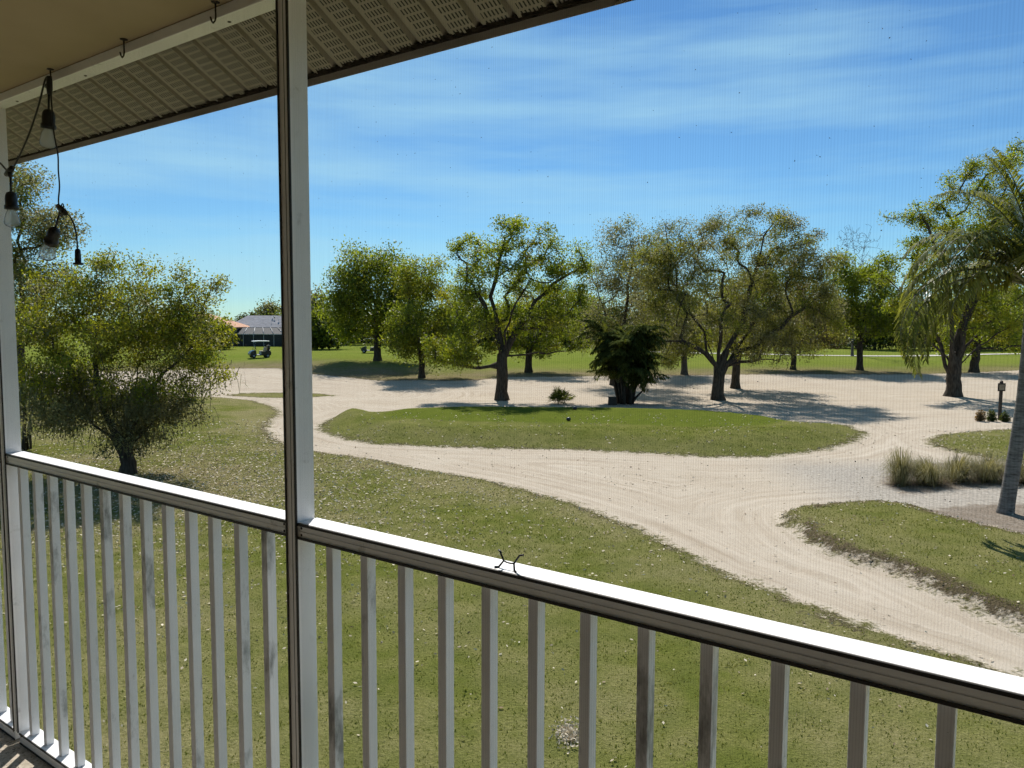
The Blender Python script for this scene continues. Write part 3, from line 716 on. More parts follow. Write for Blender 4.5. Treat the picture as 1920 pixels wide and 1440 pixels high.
# --- the oaks beyond the tee
make_tree('oak_tree', 'round green oak on the shaded knoll next to the middle post', 708, 676,
          [(710, 540, 80, 62), (665, 560, 48, 55), (750, 560, 50, 55), (700, 500, 60, 35), (640, 565, 28, 30), (705, 615, 75, 28), (655, 615, 30, 25), (755, 625, 40, 28)], 622, 17, 110, 15000, .26,
          [('lf_mid', 2.4), ('lf_bright', 1), ('lf_yellow', .35)], 41, clump_r=1.35, group=OG, n_limb=6)
make_tree('oak_tree', 'slender oak with a yellow-green left side between knoll oak and open oak', 791, 708,
          [(800, 590, 60, 65), (765, 625, 35, 42), (850, 610, 45, 60), (790, 520, 42, 40), (840, 660, 45, 32), (770, 660, 35, 28)], 668, 15, 110, 13000, .20,
          [('lf_mid', 2), ('lf_yellow', 1), ('lf_bright', 1)], 42, clump_r=1.0, group=OG, n_limb=6, moss=120)
make_tree('oak_tree', 'tall open-branched bright green oak behind the left half of the tee', 941, 750,
          [(960, 455, 50, 38), (895, 480, 48, 42), (1025, 450, 32, 35), (960, 530, 105, 55), (880, 560, 48, 55), (1040, 540, 55, 60), (1070, 500, 30, 38), (870, 640, 60, 40), (1035, 610, 55, 40), (930, 600, 80, 40), (975, 425, 20, 16), (850, 668, 50, 26), (890, 680, 35, 18), (1060, 650, 40, 24)],
          668, 29, 170, 19000, .15, [('lf_bright', 2.4), ('lf_mid', 1.6), ('lf_yellow', .6)], 43, clump_r=.62, group=OG, n_limb=8, moss=160, tw=2.2, branch_scale=1.25)
make_tree('oak_tree', 'bright green oak set just behind the open-branched oak', 991, 698,
          [(1000, 590, 65, 60), (960, 610, 40, 50), (1050, 580, 45, 55), (1000, 650, 50, 25)], 650, 17, 90, 9000, .21,
          [('lf_bright', 2), ('lf_mid', 1), ('lf_yellow', .5)], 44, clump_r=1.0, group=OG, n_limb=6, moss=160)
make_tree('oak_tree', 'thin grey-leaved oak rising behind the dark clump palm', 1150, 722,
          [(1165, 480, 50, 55), (1130, 540, 42, 70), (1200, 540, 55, 75), (1150, 620, 65, 50), (1160, 440, 30, 24), (1215, 470, 40, 45), (1225, 620, 45, 50)], 640, 15, 150, 14000, .14,
          [('lf_grey', 3), ('lf_olive', 1)], 45, clump_r=.92, group=OG, n_limb=6, moss=80, tw=1.6)
make_tree('oak_tree', 'pale slim-trunked oak seen left of the broad forked oak', 1283, 702,
          [(1270, 600, 60, 60), (1240, 560, 50, 60), (1300, 650, 40, 25), (1250, 660, 30, 18)], 655, 15, 90, 7500, .2,
          [('lf_olive', 2), ('lf_yellow', .8), ('lf_grey', 1)], 46, clump_r=1.0, group=OG, bark='bark2', n_limb=6)
make_tree('oak_tree', 'broad forked olive oak casting the big shadow behind the tee', 1347, 750,
          [(1380, 500, 150, 75), (1260, 500, 65, 70), (1480, 530, 75, 75), (1370, 580, 140, 65), (1400, 440, 90, 35), (1290, 440, 55, 30), (1240, 590, 50, 50), (1470, 620, 60, 40), (1530, 560, 30, 55), (1340, 425, 40, 20), (1460, 425, 45, 20), (1235, 650, 55, 35), (1480, 655, 60, 28), (1420, 640, 60, 35), (1545, 590, 35, 55), (1510, 480, 50, 50), (1220, 520, 45, 60)],
          690, 29, 380, 50000, .115, [('lf_olive', 3), ('lf_grey', 1.6), ('lf_mid', .8)], 47, clump_r=.70, group=OG, n_limb=9, moss=200, tw=2.0, branch_scale=1.15)
make_tree('oak_tree', 'dark-trunked oak close behind the broad forked oak', 1379, 728,
          [(1400, 560, 80, 70), (1350, 590, 50, 50), (1430, 620, 60, 40), (1390, 650, 50, 22)], 672, 20, 100, 8500, .17,
          [('lf_olive', 2), ('lf_grey', 2)], 48, clump_r=.9, group=OG, n_limb=6)
make_tree('oak_tree', 'rusty-leaved oak with a straight trunk at the sand edge', 1487, 693,
          [(1490, 600, 75, 50), (1440, 620, 45, 40), (1540, 610, 40, 45), (1500, 640, 60, 22), (1490, 555, 50, 35)], 655, 13, 110, 9000, .22,
          [('lf_rust', 2.4), ('lf_grey', 1.5), ('lf_olive', .6)], 49, clump_r=1.1, group=OG, n_limb=6)
make_tree('oak_tree', 'mossy bright green oak right of the rusty oak', 1612, 694,
          [(1620, 560, 70, 50), (1590, 600, 55, 40), (1665, 590, 40, 55), (1600, 520, 45, 32), (1560, 500, 22, 22), (1640, 510, 40, 30)], 645, 15, 110, 11000, .23,
          [('lf_bright', 2), ('lf_mid', 1.6)], 50, clump_r=1.05, group=OG, n_limb=6, moss=420)
make_tree('bare_tree', 'leafless twiggy tree standing far behind the mossy oak', 1598, 668,
          [(1600, 470, 38, 45), (1585, 450, 25, 25), (1615, 510, 30, 30)], 590, 6, 300, 10, .1, [('lf_grey', 1)], 51, bare=True, bark='bark2', n_limb=12, tw=1.4, branch_scale=.6)
make_tree('oak_tree', 'tall forked bright green oak behind the palm at right', 1787, 743,
          [(1830, 340, 70, 55), (1880, 300, 30, 25), (1760, 400, 40, 32), (1690, 420, 45, 30), (1800, 440, 90, 55), (1700, 500, 55, 45), (1860, 420, 70, 80), (1780, 540, 90, 60), (1850, 580, 80, 60), (1740, 600, 50, 35), (1670, 560, 28, 28), (1900, 500, 60, 80)],
          690, 34, 210, 22000, .15, [('lf_bright', 2.6), ('lf_mid', 1.4), ('lf_yellow', .6)], 52, clump_r=.62, group=OG, n_limb=9, tw=2.0, branch_scale=1.15, lean=.02)
make_tree('oak_tree', 'second right-hand oak half hidden behind the tall forked oak', 1826, 698,
          [(1830, 610, 70, 50), (1880, 620, 60, 45), (1790, 640, 40, 30), (1850, 560, 60, 40)], 655, 20, 90, 7500, .22,
          [('lf_bright', 1), ('lf_yellow', 1), ('lf_mid', 1)], 53, clump_r=1.0, group=OG, n_limb=6)

# --- woods and hedges at the back of the fairway, each tree its own
BG = 'far trees along the back of the fairway'
bgl = [(-120, 655, 90, 110, 'lf_mid'), (330, 652, 60, 65, 'lf_mid'), (395, 655, 30, 50, 'lf_yellow'), (470, 640, 26, 46, 'lf_dark'), (505, 638, 22, 70, 'lf_grey'), (560, 646, 45, 78, 'lf_mid'), (604, 655, 34, 70, 'lf_mid'), (585, 648, 30, 100, 'lf_grey'),
       (650, 646, 40, 80, 'lf_dark'), (745, 646, 50, 80, 'lf_dark'), (830, 648, 48, 70, 'lf_dark'), (900, 647, 45, 75, 'lf_mid'), (965, 648, 42, 70, 'lf_dark'), (1030, 648, 45, 80, 'lf_bright'),
       (1095, 650, 46, 95, 'lf_bright'), (1150, 652, 45, 70, 'lf_dark'), (1215, 650, 42, 80, 'lf_olive'), (1290, 648, 45, 80, 'lf_dark'), (1360, 648, 48, 90, 'lf_grey'), (1430, 648, 46, 75, 'lf_dark'),
       (1500, 650, 50, 85, 'lf_rust'), (1565, 652, 44, 90, 'lf_grey'), (1640, 656, 52, 95, 'lf_dark'), (1700, 655, 46, 110, 'lf_rust'), (1760, 656, 55, 95, 'lf_dark'), (1830, 656, 55, 90, 'lf_mid'), (1900, 656, 55, 110, 'lf_bright'), (1985, 658, 60, 120, 'lf_mid')]
names_bg = {'lf_mid': 'mid green', 'lf_yellow': 'yellow green', 'lf_dark': 'dark green', 'lf_grey': 'grey green', 'lf_bright': 'bright green', 'lf_olive': 'olive green', 'lf_rust': 'rust brown'}
near_bg = ['beyond the left edge of the porch', 'behind the bushy left oak', 'in front of the peach house', 'behind the grey-roofed house', 'with feathery top behind the grey-roofed house', 'hidden behind the middle post', 'just right of the middle post', 'tall behind the middle post',
           'left of the knoll oak trunk', 'right of the knoll oak trunk', 'behind the slender yellow-green oak', 'left of the open oak trunk', 'right of the open oak trunk', 'behind the open oak right side', 'left of the clump palm', 'behind the clump palm',
           'right of the clump palm', 'behind the pale slim oak', 'behind the forked oak', 'right of the dark-trunked oak', 'behind the rusty oak', 'between rusty and mossy oak', 'behind the mossy oak', 'right of the mossy oak', 'left of the right forked oak trunk', 'right of the right forked oak trunk', 'beside the palm trunk', 'beyond the right edge of the view']
for i, ((bx, by, hw, hh, mt), where) in enumerate(zip(bgl, near_bg)):
    R_ = np.random.default_rng(300+i)
    lob = [(bx, by-hh*.55, hw*.8, hh*.42), (bx-hw*.5, by-hh*.4, hw*.5, hh*.35), (bx+hw*.5, by-hh*.45, hw*.5, hh*.35), (bx+R_.uniform(-.3, .3)*hw, by-hh*.85, hw*.45, hh*.16), (bx, by-hh*.18, hw*.8, hh*.14)]
    make_tree('far_tree', 'far %s tree %s' % (names_bg[mt], where), bx, by, lob, by-hh*.25, max(5, hw*.13), 60, 3200, .42, [(mt, 3), ('lf_dark', 1)], 400+i, clump_r=1.9, group=BG, n_limb=4)

# --- clipped dark hedges along the back of the fairway
def hedge(label, p, q, hgt, seed, mt='lf_dark'):
    R = np.random.default_rng(seed); a = np.array(tree_depth(*p)); b = np.array(tree_depth(*q)); r = empty('hedge', tuple(a)); tag(r, label, 'hedge', 'hedges along the back of the fairway'); d = b-a; L_ = np.linalg.norm(d)
    n = int(L_*150); t = R.uniform(0, 1, n); top = hgt*(.8+.25*np.sin(t*L_*.5+seed)*np.sin(t*L_*.23+1)+.1*np.sin(t*L_*1.7))
    P = t[:, None]*d+np.stack([R.normal(0, .3, n), R.normal(0, .6, n), top*R.uniform(0, 1, n)**.6], 1); P[:, 2] = np.maximum(P[:, 2], .08)
    V, F, tt = leaf_quads(P, .34, R.uniform(0, 1, n), R=R); mesh_np('foliage', V, F, MAT[mt], r, tt)
    mb = MB()
    for i in range(int(L_/1.5)): c = d*(i+.5)/int(L_/1.5); mb.tube([c, c+np.array([R.normal(0, .2), 0, hgt*.6])], [.05, .03], 5)
    mb.build('stem', MAT['bark'], r)
hedge('dark hedge behind the knoll oak and slender oak', (690, 646), (860, 648), 2.6, 1)
hedge('dark hedge behind the open-branched oak', (862, 648), (1010, 649), 2.4, 2)
hedge('dark hedge behind the clump palm', (1012, 649), (1240, 650), 2.8, 3)
hedge('dark hedge behind the broad forked oak', (1262, 650), (1440, 651), 2.2, 4)
hedge('dark hedge behind the rusty oak and mossy oak', (1442, 652), (1690, 655), 2.8, 5)
hedge('dark hedge behind the palm and right forked oak', (1692, 655), (1990, 657), 3.0, 6)
# --- palms
def frond(root, base, azim, elev, length, droop, nl=58, lw=.045, ll=.62, mat='lf_palm', R=rng, hang=.75, name='frond'):
    """One feather frond: arching midrib and hanging leaflets on both sides."""
    base = np.array(base, float); hd_ = np.array([math.cos(azim), math.sin(azim), 0]); side = np.array([-hd_[1], hd_[0], 0]); k = 16
    pts = [base]; e = elev
    for i in range(k):
        st = length/k; pts.append(pts[-1]+(hd_*math.cos(e)+np.array([0, 0, math.sin(e)]))*st); e -= droop/k*(.5+1.1*i/k)
    pts = np.array(pts); V = []; F = []; T_ = []
    ts = np.linspace(.14, .995, nl)
    for t in ts:
        f = t*k; i = min(int(f), k-1); p = pts[i]*(1-f+i)+pts[i+1]*(f-i); d = pts[i+1]-pts[i]; d /= np.linalg.norm(d)
        l_ = ll*(math.sin(math.pi*min(1, .12+.88*t)**.8)*.75+.28)*R.uniform(.85, 1.12)
        for s in (-1, 1):
            out = side*s*R.uniform(.75, 1.0)+d*R.uniform(.45, .75)+np.array([0, 0, R.uniform(-.1, .35)]); out /= np.linalg.norm(out)
            q1 = p+out*l_*.45; o2 = out*(1-hang)+np.array([0, 0, -1])*hang*R.uniform(.75, 1.1); o2 /= np.linalg.norm(o2); q2 = q1+o2*l_*.58
            w = np.cross(out, side*.2+np.array([0, 0, 1])); w = w/(np.linalg.norm(w)+1e-9)*lw*.5*R.uniform(.7, 1.2)
            b = len(V); V += [p-w*.5, p+w*.5, q1+w, q1-w, q2+w*.2, q2-w*.2]; F += [(b, b+1, b+2, b+3), (b+3, b+2, b+4, b+5)]; T_ += [R.uniform(0, 1)]*6
    o = mesh_np(name, V, F, MAT[mat], root, np.array(T_))
    rib = MB(); rib.tube(list(pts), list(np.linspace(.022, .004, len(pts))*(length/3)), 5, caps=False); rib.build('midrib', MAT['ribgreen'], o)
    return o
MAT['ribgreen'] = plain('palm_midrib', (.08, .085, .03), (.14, .13, .05), rough=.5, scale=12)

px_, py_, pz_ = tree_depth(1886, 962)
PALM = empty('palm_tree', (px_, py_, pz_)); tag(PALM, 'leaning grey-trunked queen palm with glossy drooping fronds at right edge', 'palm tree')
pm_ = np.dot(np.array([px_, py_, pz_-CZ]), fw)/FPX
def pl(x, y, dy=0): return np.array([(x-1886)*pm_, dy, (962-y)*pm_])
MB().tube([pl(1885, 975), pl(1885, 962), pl(1887, 945), pl(1892, 900), pl(1902, 810), pl(1908, 740), pl(1911, 660), pl(1913, 590)], [.20, .19, .168, .16, .155, .15, .145, .14], 14).build('trunk', MAT['palmbark'], PALM)
MB().tube([pl(1913, 600), pl(1913, 560), pl(1913, 515), pl(1913, 480)], [.145, .165, .115, .05], 10).build('crownshaft', plain('palm_crownshaft', (.10, .085, .05), (.18, .16, .09), rough=.7, scale=8, vec=(1, 1, 4)), PALM)
RP = np.random.default_rng(77)
top_ = pl(1912, 540)
# (azimuth in degrees, 180 = to the left of the picture; elevation; length; droop)
FR = [(176, 52, 3.5, 2.35), (197, 40, 3.6, 2.3), (163, 63, 3.5, 2.2), (184, 72, 3.3, 1.7), (186, 20, 4.2, 2.35), (170, 34, 3.7, 2.3), (207, 58, 3.6, 2.5), (200, 82, 3.3, 1.0), (150, 44, 3.5, 2.3), (193, 56, 3.9, 2.5),
      (178, 84, 3.1, .8), (212, 28, 3.8, 2.2), (235, 45, 3.4, 2.5), (120, 40, 3.3, 2.3), (255, 62, 3.3, 2.4), (90, 55, 3.3, 2.4), (70, 40, 3.3, 2.3), (30, 60, 3.4, 2.5), (0, 40, 3.4, 2.4), (-25, 55, 3.3, 2.4), (-60, 42, 3.3, 2.4), (-85, 60, 3.3, 2.3), (110, 78, 3.2, 1.2), (300, 80, 3.3, 1.3), (20, 80, 3.3, 1.2), (182, 5, 3.6, 1.9), (188, 12, 4.4, 2.3), (178, 26, 4.3, 2.6)]
for az_, el_, ln_, dr_ in FR:
    frond(PALM, top_+np.array([0, 0, RP.uniform(-.1, .25)]), math.radians(az_+RP.uniform(-5, 5)), math.radians(el_), ln_*RP.uniform(.95, 1.05), dr_, R=RP, nl=82, lw=.040, ll=.66, hang=.48)

def clump_palm(name, label, bx, by, wpx, hpx, stems, per, mat, seed, cat='palm'):
    R = np.random.default_rng(seed); x0, y0, z0 = tree_depth(bx, by); root = empty(name, (x0, y0, z0)); tag(root, label, cat)
    m_ = np.dot(np.array([x0, y0, z0-CZ]), fw)/FPX; Wd, Ht = wpx*m_, hpx*m_
    for s in range(stems):
        a = R.uniform(0, 6.28); r = R.uniform(.02, .15)*Wd; lean_ = R.uniform(.0, .26)*Wd
        b = np.array([math.cos(a)*r, math.sin(a)*r, -.1]); hh = Ht*R.uniform(.15, .66); t = b+np.array([math.cos(a)*lean_, math.sin(a)*lean_, hh])
        MB().tube([b, b*.6+t*.4+np.array([0, 0, .1]), t], [.07, .06, .045], 6).build('stem', MAT['bark'], root)
        for f_ in range(per):
            frond(root, t, a+R.uniform(-2.2, 2.2), math.radians(R.uniform(42, 88)), Ht*R.uniform(.26, .40), R.uniform(1.0, 2.7), nl=26, lw=.075, ll=Ht*.12, mat=mat, R=R, hang=.5)
    return root
clump_palm('clump_palm', 'dark many-stemmed clump palm behind the centre of the tee', 1172, 757, 112, 186, 30, 7, 'lf_clump', 61)
clump_palm('clump_palm', 'dark low palm clump at the left edge beneath the tall tree', 40, 845, 110, 190, 7, 5, 'lf_palm', 62)

def fan_palmetto(name, label, bx, by, wpx, hpx, nf, mat, seed, cat='palmetto'):
    """Low palmetto: stalks ending in pleated fans of pointed segments."""
    R = np.random.default_rng(seed); x0, y0, z0 = tree_depth(bx, by); root = empty(name, (x0, y0, z0)); tag(root, label, cat)
    m_ = np.dot(np.array([x0, y0, z0-CZ]), fw)/FPX; Wd, Ht = wpx*m_, hpx*m_
    for i in range(nf):
        a = R.uniform(0, 6.28); e = math.radians(R.uniform(15, 85)); l_ = .5*Ht*R.uniform(.7, 1.2); b = np.array([R.normal(0, .12)*Wd, R.normal(0, .1)*Wd, 0.])
        d = np.array([math.cos(a)*math.cos(e), math.sin(a)*math.cos(e), math.sin(e)]); t = b+d*l_
        s = np.cross(d, [0, 0, 1.]); s /= np.linalg.norm(s)+1e-9; n_ = np.cross(s, d); V = []; F = []; T_ = []
        for q in np.linspace(-1.9, 1.9, 15):
            dr = d*math.cos(q)+s*math.sin(q)+n_*R.uniform(-.15, .1); ll = Ht*.48*R.uniform(.8, 1.1); w = np.cross(dr, n_); w = w/(np.linalg.norm(w)+1e-9)*.028
            k = len(V); V += [t, t+dr*ll*.5+w, t+dr*ll-np.array([0, 0, .06]), t+dr*ll*.5-w]; F.append((k, k+1, k+2, k+3)); T_ += [R.uniform()]*4
        o = mesh_np('fan_leaf', V, F, MAT[mat], root, np.array(T_)); MB().tube([b, b*.5+t*.5+np.array([0, 0, .03]), t], .012, 5).build('stalk', MAT['ribgreen'], o)
    return root
fan_palmetto('palmetto', 'low dark palmetto clump behind the tee beside the clump palm', 1050, 757, 55, 36, 22, 'lf_clump', 63)

# --- ornamental grasses by the palm
def grass_clump(label, bx, by, wpx, hpx, nb, seed, lean):
    R = np.random.default_rng(seed); x0, y0, z0 = tree_depth(bx, by); root = empty('ornamental_grass', (x0, y0, z0)); tag(root, label, 'grass clump', 'ornamental grass clumps near the palm')
    m_ = np.dot(np.array([x0, y0, z0-CZ]), fw)/FPX; Wd, Ht = wpx*m_, hpx*m_; V = []; F = []; T_ = []
    for i in range(nb):
        a = R.uniform(0, 6.28); r = abs(R.normal(0, .13))*Wd; b = np.array([math.cos(a)*r*1.0, math.sin(a)*r*.8, 0]); sp2 = R.uniform(.15, 1.0)
        h = Ht*R.uniform(.6, 1.25)*(1.15-.55*sp2); o = np.array([math.cos(a)*sp2+lean, math.sin(a)*sp2, 0])*Wd*.36
        p = [b, b+o*.34+[0, 0, h*.5], b+o*.9+[0, 0, h*.80], b+o*1.55+[0, 0, h*(.86-.5*sp2)]]; w = np.array([-math.sin(a), math.cos(a), 0])*.0045
        k = len(V)
        for j, q in enumerate(p): V += [q-w*(1, 1, .7, .2)[j], q+w*(1, 1, .7, .2)[j]]
        F += [(k+2*j, k+2*j+1, k+2*j+3, k+2*j+2) for j in range(3)]; T_ += [R.uniform()]*8
    o = mesh_np('blades', V, F, MAT['lf_grass'], root, np.array(T_)); o['kind'] = 'stuff'
    V = []; F = []; T_ = []
    for i in range(nb//3):
        a = R.uniform(0, 6.28); r = R.uniform(.0, .33)*Wd; b = np.array([math.cos(a)*r*.5, math.sin(a)*r*.4, R.uniform(0, .08)]); q = np.array([math.cos(a)*r*1.6, math.sin(a)*r*1.1, R.uniform(.02, .16)]); w = np.array([-math.sin(a), math.cos(a), 0])*.012
        k = len(V); V += [b-w, b+w, q+w*.5, q-w*.5]; F.append((k, k+1, k+2, k+3)); T_ += [R.uniform(0, .4)]*4
    o = mesh_np('dead_blades', V, F, MAT['litter'], root, np.array(T_)); o['kind'] = 'stuff'
grass_clump('upright ornamental grass clump at the left end of the bed', 1688, 910, 72, 74, 560, 81, -.05)
grass_clump('arching ornamental grass clump second from the left', 1742, 908, 112, 54, 900, 82, -.35)
grass_clump('ornamental grass clump third from the left, left of the palm trunk', 1792, 903, 96, 56, 800, 83, .3)
grass_clump('dark-based ornamental grass clump just left of the palm trunk', 1850, 902, 108, 54, 900, 84, .2)
grass_clump('ornamental grass clump right of the palm trunk', 1935, 905, 108, 54, 800, 85, -.1)

# --- loose turf blades and fallen leaves
def scatter(n, xr, yr, fn, R):
    X = R.uniform(*xr, n); Y = R.uniform(*yr, n); k = fn(X, Y); return X[k], Y[k]
RS = np.random.default_rng(5)
def gsd(X, Y): return np.maximum.reduce([sdf(P, X, Y) for _, P in ZONES])
def visible(X, Y, m=60):
    Zc = CZ-0; d = np.stack([X, Y, 0*X-CZ], -1); w = d@fw; u_ = 960+FPX*(d@rt)/w; v_ = 720-FPX*(d@up)/w
    return (w > .5) & (u_ > -m) & (u_ < W+m) & (v_ < H+m)
# blades stand all over the near turf
X, Y = scatter(300000, (-16, 20), (5.5, 30), lambda x, y: (RS.random(len(x)) < np.clip(10/y, .12, 1)**1.0), RS)
k = visible(X, Y); X, Y = X[k], Y[k]; s_ = gsd(X, Y); k = s_ > RS.normal(.05, .1, len(X)); X, Y = X[k], Y[k]
n_ = len(X); Z = ground_h(X, Y)
an = RS.uniform(0, 6.28, n_); h_ = RS.uniform(.012, .034, n_)*(1+.3*(Y > 14)); w_ = RS.uniform(.004, .009, n_)*(1+Y*.03)
P0 = np.stack([X, Y, Z-.004], 1); dx = np.stack([np.cos(an), np.sin(an), 0*an], 1)*w_[:, None]; tp = np.stack([RS.normal(0, .5, n_)*h_, RS.normal(0, .5, n_)*h_, h_], 1)
patch = .5+.5*np.sin(X*.9+np.sin(Y*.7)*2)*np.sin(Y*.8+np.cos(X*.5)*2)
V = np.stack([P0-dx, P0+dx, P0+tp], 1).reshape(-1, 3)
o = mesh_np('turf_blades', V, np.arange(3*n_).reshape(-1, 3), MAT['blade'], None, np.repeat(np.clip(RS.normal(.10+.32*patch, .22)*np.where(sdf(tee, X, Y) > 0, .45, 1), 0, 1), 3)); tag(o, 'short blades of turf over the near lawn', 'grass', kind='stuff')
# fallen leaves
X, Y = scatter(190000, (-20, 22), (5.5, 34), lambda x, y: np.ones(len(x), bool), RS)
k = visible(X, Y); X, Y = X[k], Y[k]; s_ = gsd(X, Y)
clus = .35+1.3*(np.sin(X*2.1+np.sin(Y*1.7)*1.5)*np.sin(Y*2.3+np.cos(X*1.3)*1.5) > .1)
dens = .13*clus*np.clip((Y-6)/9, .3, 1) + 1.0*np.exp(-(((X+8)/6.5)**2+((Y-20)/6.5)**2)) + .10*(np.sin(X*1.3)*np.sin(Y*1.1+X*.4) > .35) + .25*np.exp(-(s_/.5)**2)*(s_ > 0)
dens = np.where(s_ < 0, .02+.05*(np.sin(X*.7+2)*np.sin(Y*.5) > .55), dens)*np.where(sdf(tee, X, Y) > 0, .35, 1)
k = RS.random(len(X)) < dens*.62; X, Y = X[k], Y[k]; n_ = len(X); Z = ground_h(X, Y)+RS.uniform(.012, .045, n_)
V, F, t = leaf_quads(np.stack([X, Y, Z], 1), .034+.0022*Y, np.clip(RS.normal(.55, .3, n_), 0, 1), R=RS)
V[:, 2] = np.repeat(Z, 4)+(V[:, 2]-np.repeat(Z, 4))*.45
o = mesh_np('fallen_leaves', V, F, MAT['litter'], None, t); tag(o, 'pale fallen leaves scattered over lawn and sand', 'leaves', kind='stuff')

# ------------------------------------------------------------------ things on the course
def pos(bx, by): return tree_depth(bx, by)
def scale_at(p): return np.dot(np.array([p[0], p[1], p[2]-CZ]), fw)/FPX

MAT['cartbody'] = plain('cart_dark_paint', (.018, .02, .024), (.03, .033, .038), rough=.3, scale=3, spec=.5)
MAT['cartwhite'] = plain('cart_white_plastic', (.72, .72, .70), (.80, .80, .78), rough=.4, scale=3)
MAT['tyre'] = plain('tyre_rubber', (.014, .014, .014), (.022, .022, .022), rough=.9, scale=30)
MAT['rim'] = plain('grey_rim', (.30, .30, .31), (.38, .38, .38), rough=.35, scale=10, metal=.6)
MAT['seat'] = plain('tan_seat_vinyl', (.33, .28, .21), (.38, .32, .25), rough=.6, scale=12)
m, n, l, out = newmat('clear_windscreen'); g_ = n.new('ShaderNodeBsdfPrincipled'); g_.inputs['Roughness'].default_value = .05; g_.inputs['Transmission Weight'].default_value = 1.0; g_.inputs['IOR'].default_value = 1.02; g_.inputs['Specular IOR Level'].default_value = .1; l.new(g_.outputs[0], out.inputs[0]); MAT['screenglass'] = m
def golf_cart(label, bx, by, rz, body, roofm):
    x, y, z = pos(bx, by); r = empty('golf_cart', (x, y, z), rz); tag(r, label, 'golf cart'); r.scale = (.84, .88, .88)
    # local x = forwards
    prof = [(-1.15, .28), (1.12, .28), (1.2, .42), (1.16, .62), (.95, .80), (.62, .86), (.52, .84), (.48, .40), (-.02, .38), (-.06, .62), (-.55, .66), (-.62, .86), (-1.05, .84), (-1.2, .6)]
    b = MB().prism(prof, 'y', -.56, .56).build('body', MAT[body], r, .03)
    MB().box((-.56, -.52, .662), (-.03, .52, .78)).build('seat', MAT['seat'], r, .04)
    MB().hexa([(-.62, -.52, .80), (-.50, -.52, .80), (-.50, .52, .80), (-.62, .52, .80), (-.74, -.52, 1.2), (-.64, -.52, 1.2), (-.64, .52, 1.2), (-.74, .52, 1.2)]).build('backrest', MAT['seat'], r, .03)
    MB().prism([(-1.0, 1.80), (.72, 1.80), (.78, 1.83), (.70, 1.88), (0, 1.91), (-.95, 1.89), (-1.03, 1.84)], 'y', -.60, .60).build('roof', MAT[roofm], r, .02)
    for s in (-1, 1):
        MB().tube([(.66, s*.52, .84), (.52, s*.52, 1.5), (.45, s*.52, 1.81)], .022, 7).build('roof_post', MAT['tyre'], r)
        MB().tube([(-.98, s*.52, .84), (-.92, s*.52, 1.4), (-.86, s*.52, 1.81)], .022, 7).build('roof_post', MAT['tyre'], r)
        for wx in (.78, -.78):
            w = MB(); c = np.array([wx, s*.50, .235]); w.lathe([(.10, -.085), (.20, -.085), (.235, -.05), (.235, .05), (.20, .085), (.10, .085)], c, 20, (0, 1, 0)); wo_ = w.build('wheel', MAT['tyre'], r)
            MB().lathe([(.02, -.088), (.115, -.088), (.12, -.07), (.12, .07), (.115, .088), (.02, .088)], c, 16, (0, 1, 0)).build('rim', MAT['rim'], wo_)
        MB().lathe([(.01, 0), (.055, .004), (.06, .02)], (1.13, s*.36, .62), 12, (1, 0, .2)).build('headlight', MAT['cartwhite'], r)
    MB().hexa([(.655, -.5, .86), (.665, -.5, .86), (.665, .5, .86), (.655, .5, .86), (.455, -.5, 1.79), (.465, -.5, 1.79), (.465, .5, 1.79), (.455, .5, 1.79)]).build('windscreen', MAT['screenglass'], r)
    sw = [np.array([.36, -.25, 1.02])+.17*np.array([math.sin(t)*.45, math.cos(t), math.sin(t)*.9]) for t in np.linspace(0, 6.28, 17)]
    MB().tube(sw, .014, 6).tube([(.36, -.25, 1.02), (.60, -.25, .80)], .016, 6).build('steering_wheel', MAT['tyre'], r)
    bg_ = MB().lathe([(.10, 0), (.13, .02), (.14, .55), (.12, .62), (.15, .66), (.15, .74)], (-1.02, .22, .62), 12).build('golf_bag', MAT['cartbody'], r)
    bg2 = MB().lathe([(.10, 0), (.13, .02), (.14, .55), (.12, .62), (.15, .66), (.15, .74)], (-1.02, -.22, .62), 12).build('golf_bag', MAT['seat'], r)
    cl = MB()
    for i in range(5): cl.tube([(-1.02, .22, 1.3), (-1.02+random.uniform(-.1, .1), .22+random.uniform(-.1, .1), 1.52)], .01, 4)
    cl.build('clubs', MAT['rim'], bg_)
golf_cart('dark golf cart with a white roof parked left of the middle post', 487, 671, math.radians(212), 'cartbody', 'cartwhite')
golf_cart('black golf cart half hidden behind the knoll oak trunk', 694, 662, math.radians(185), 'cartbody', 'cartbody')

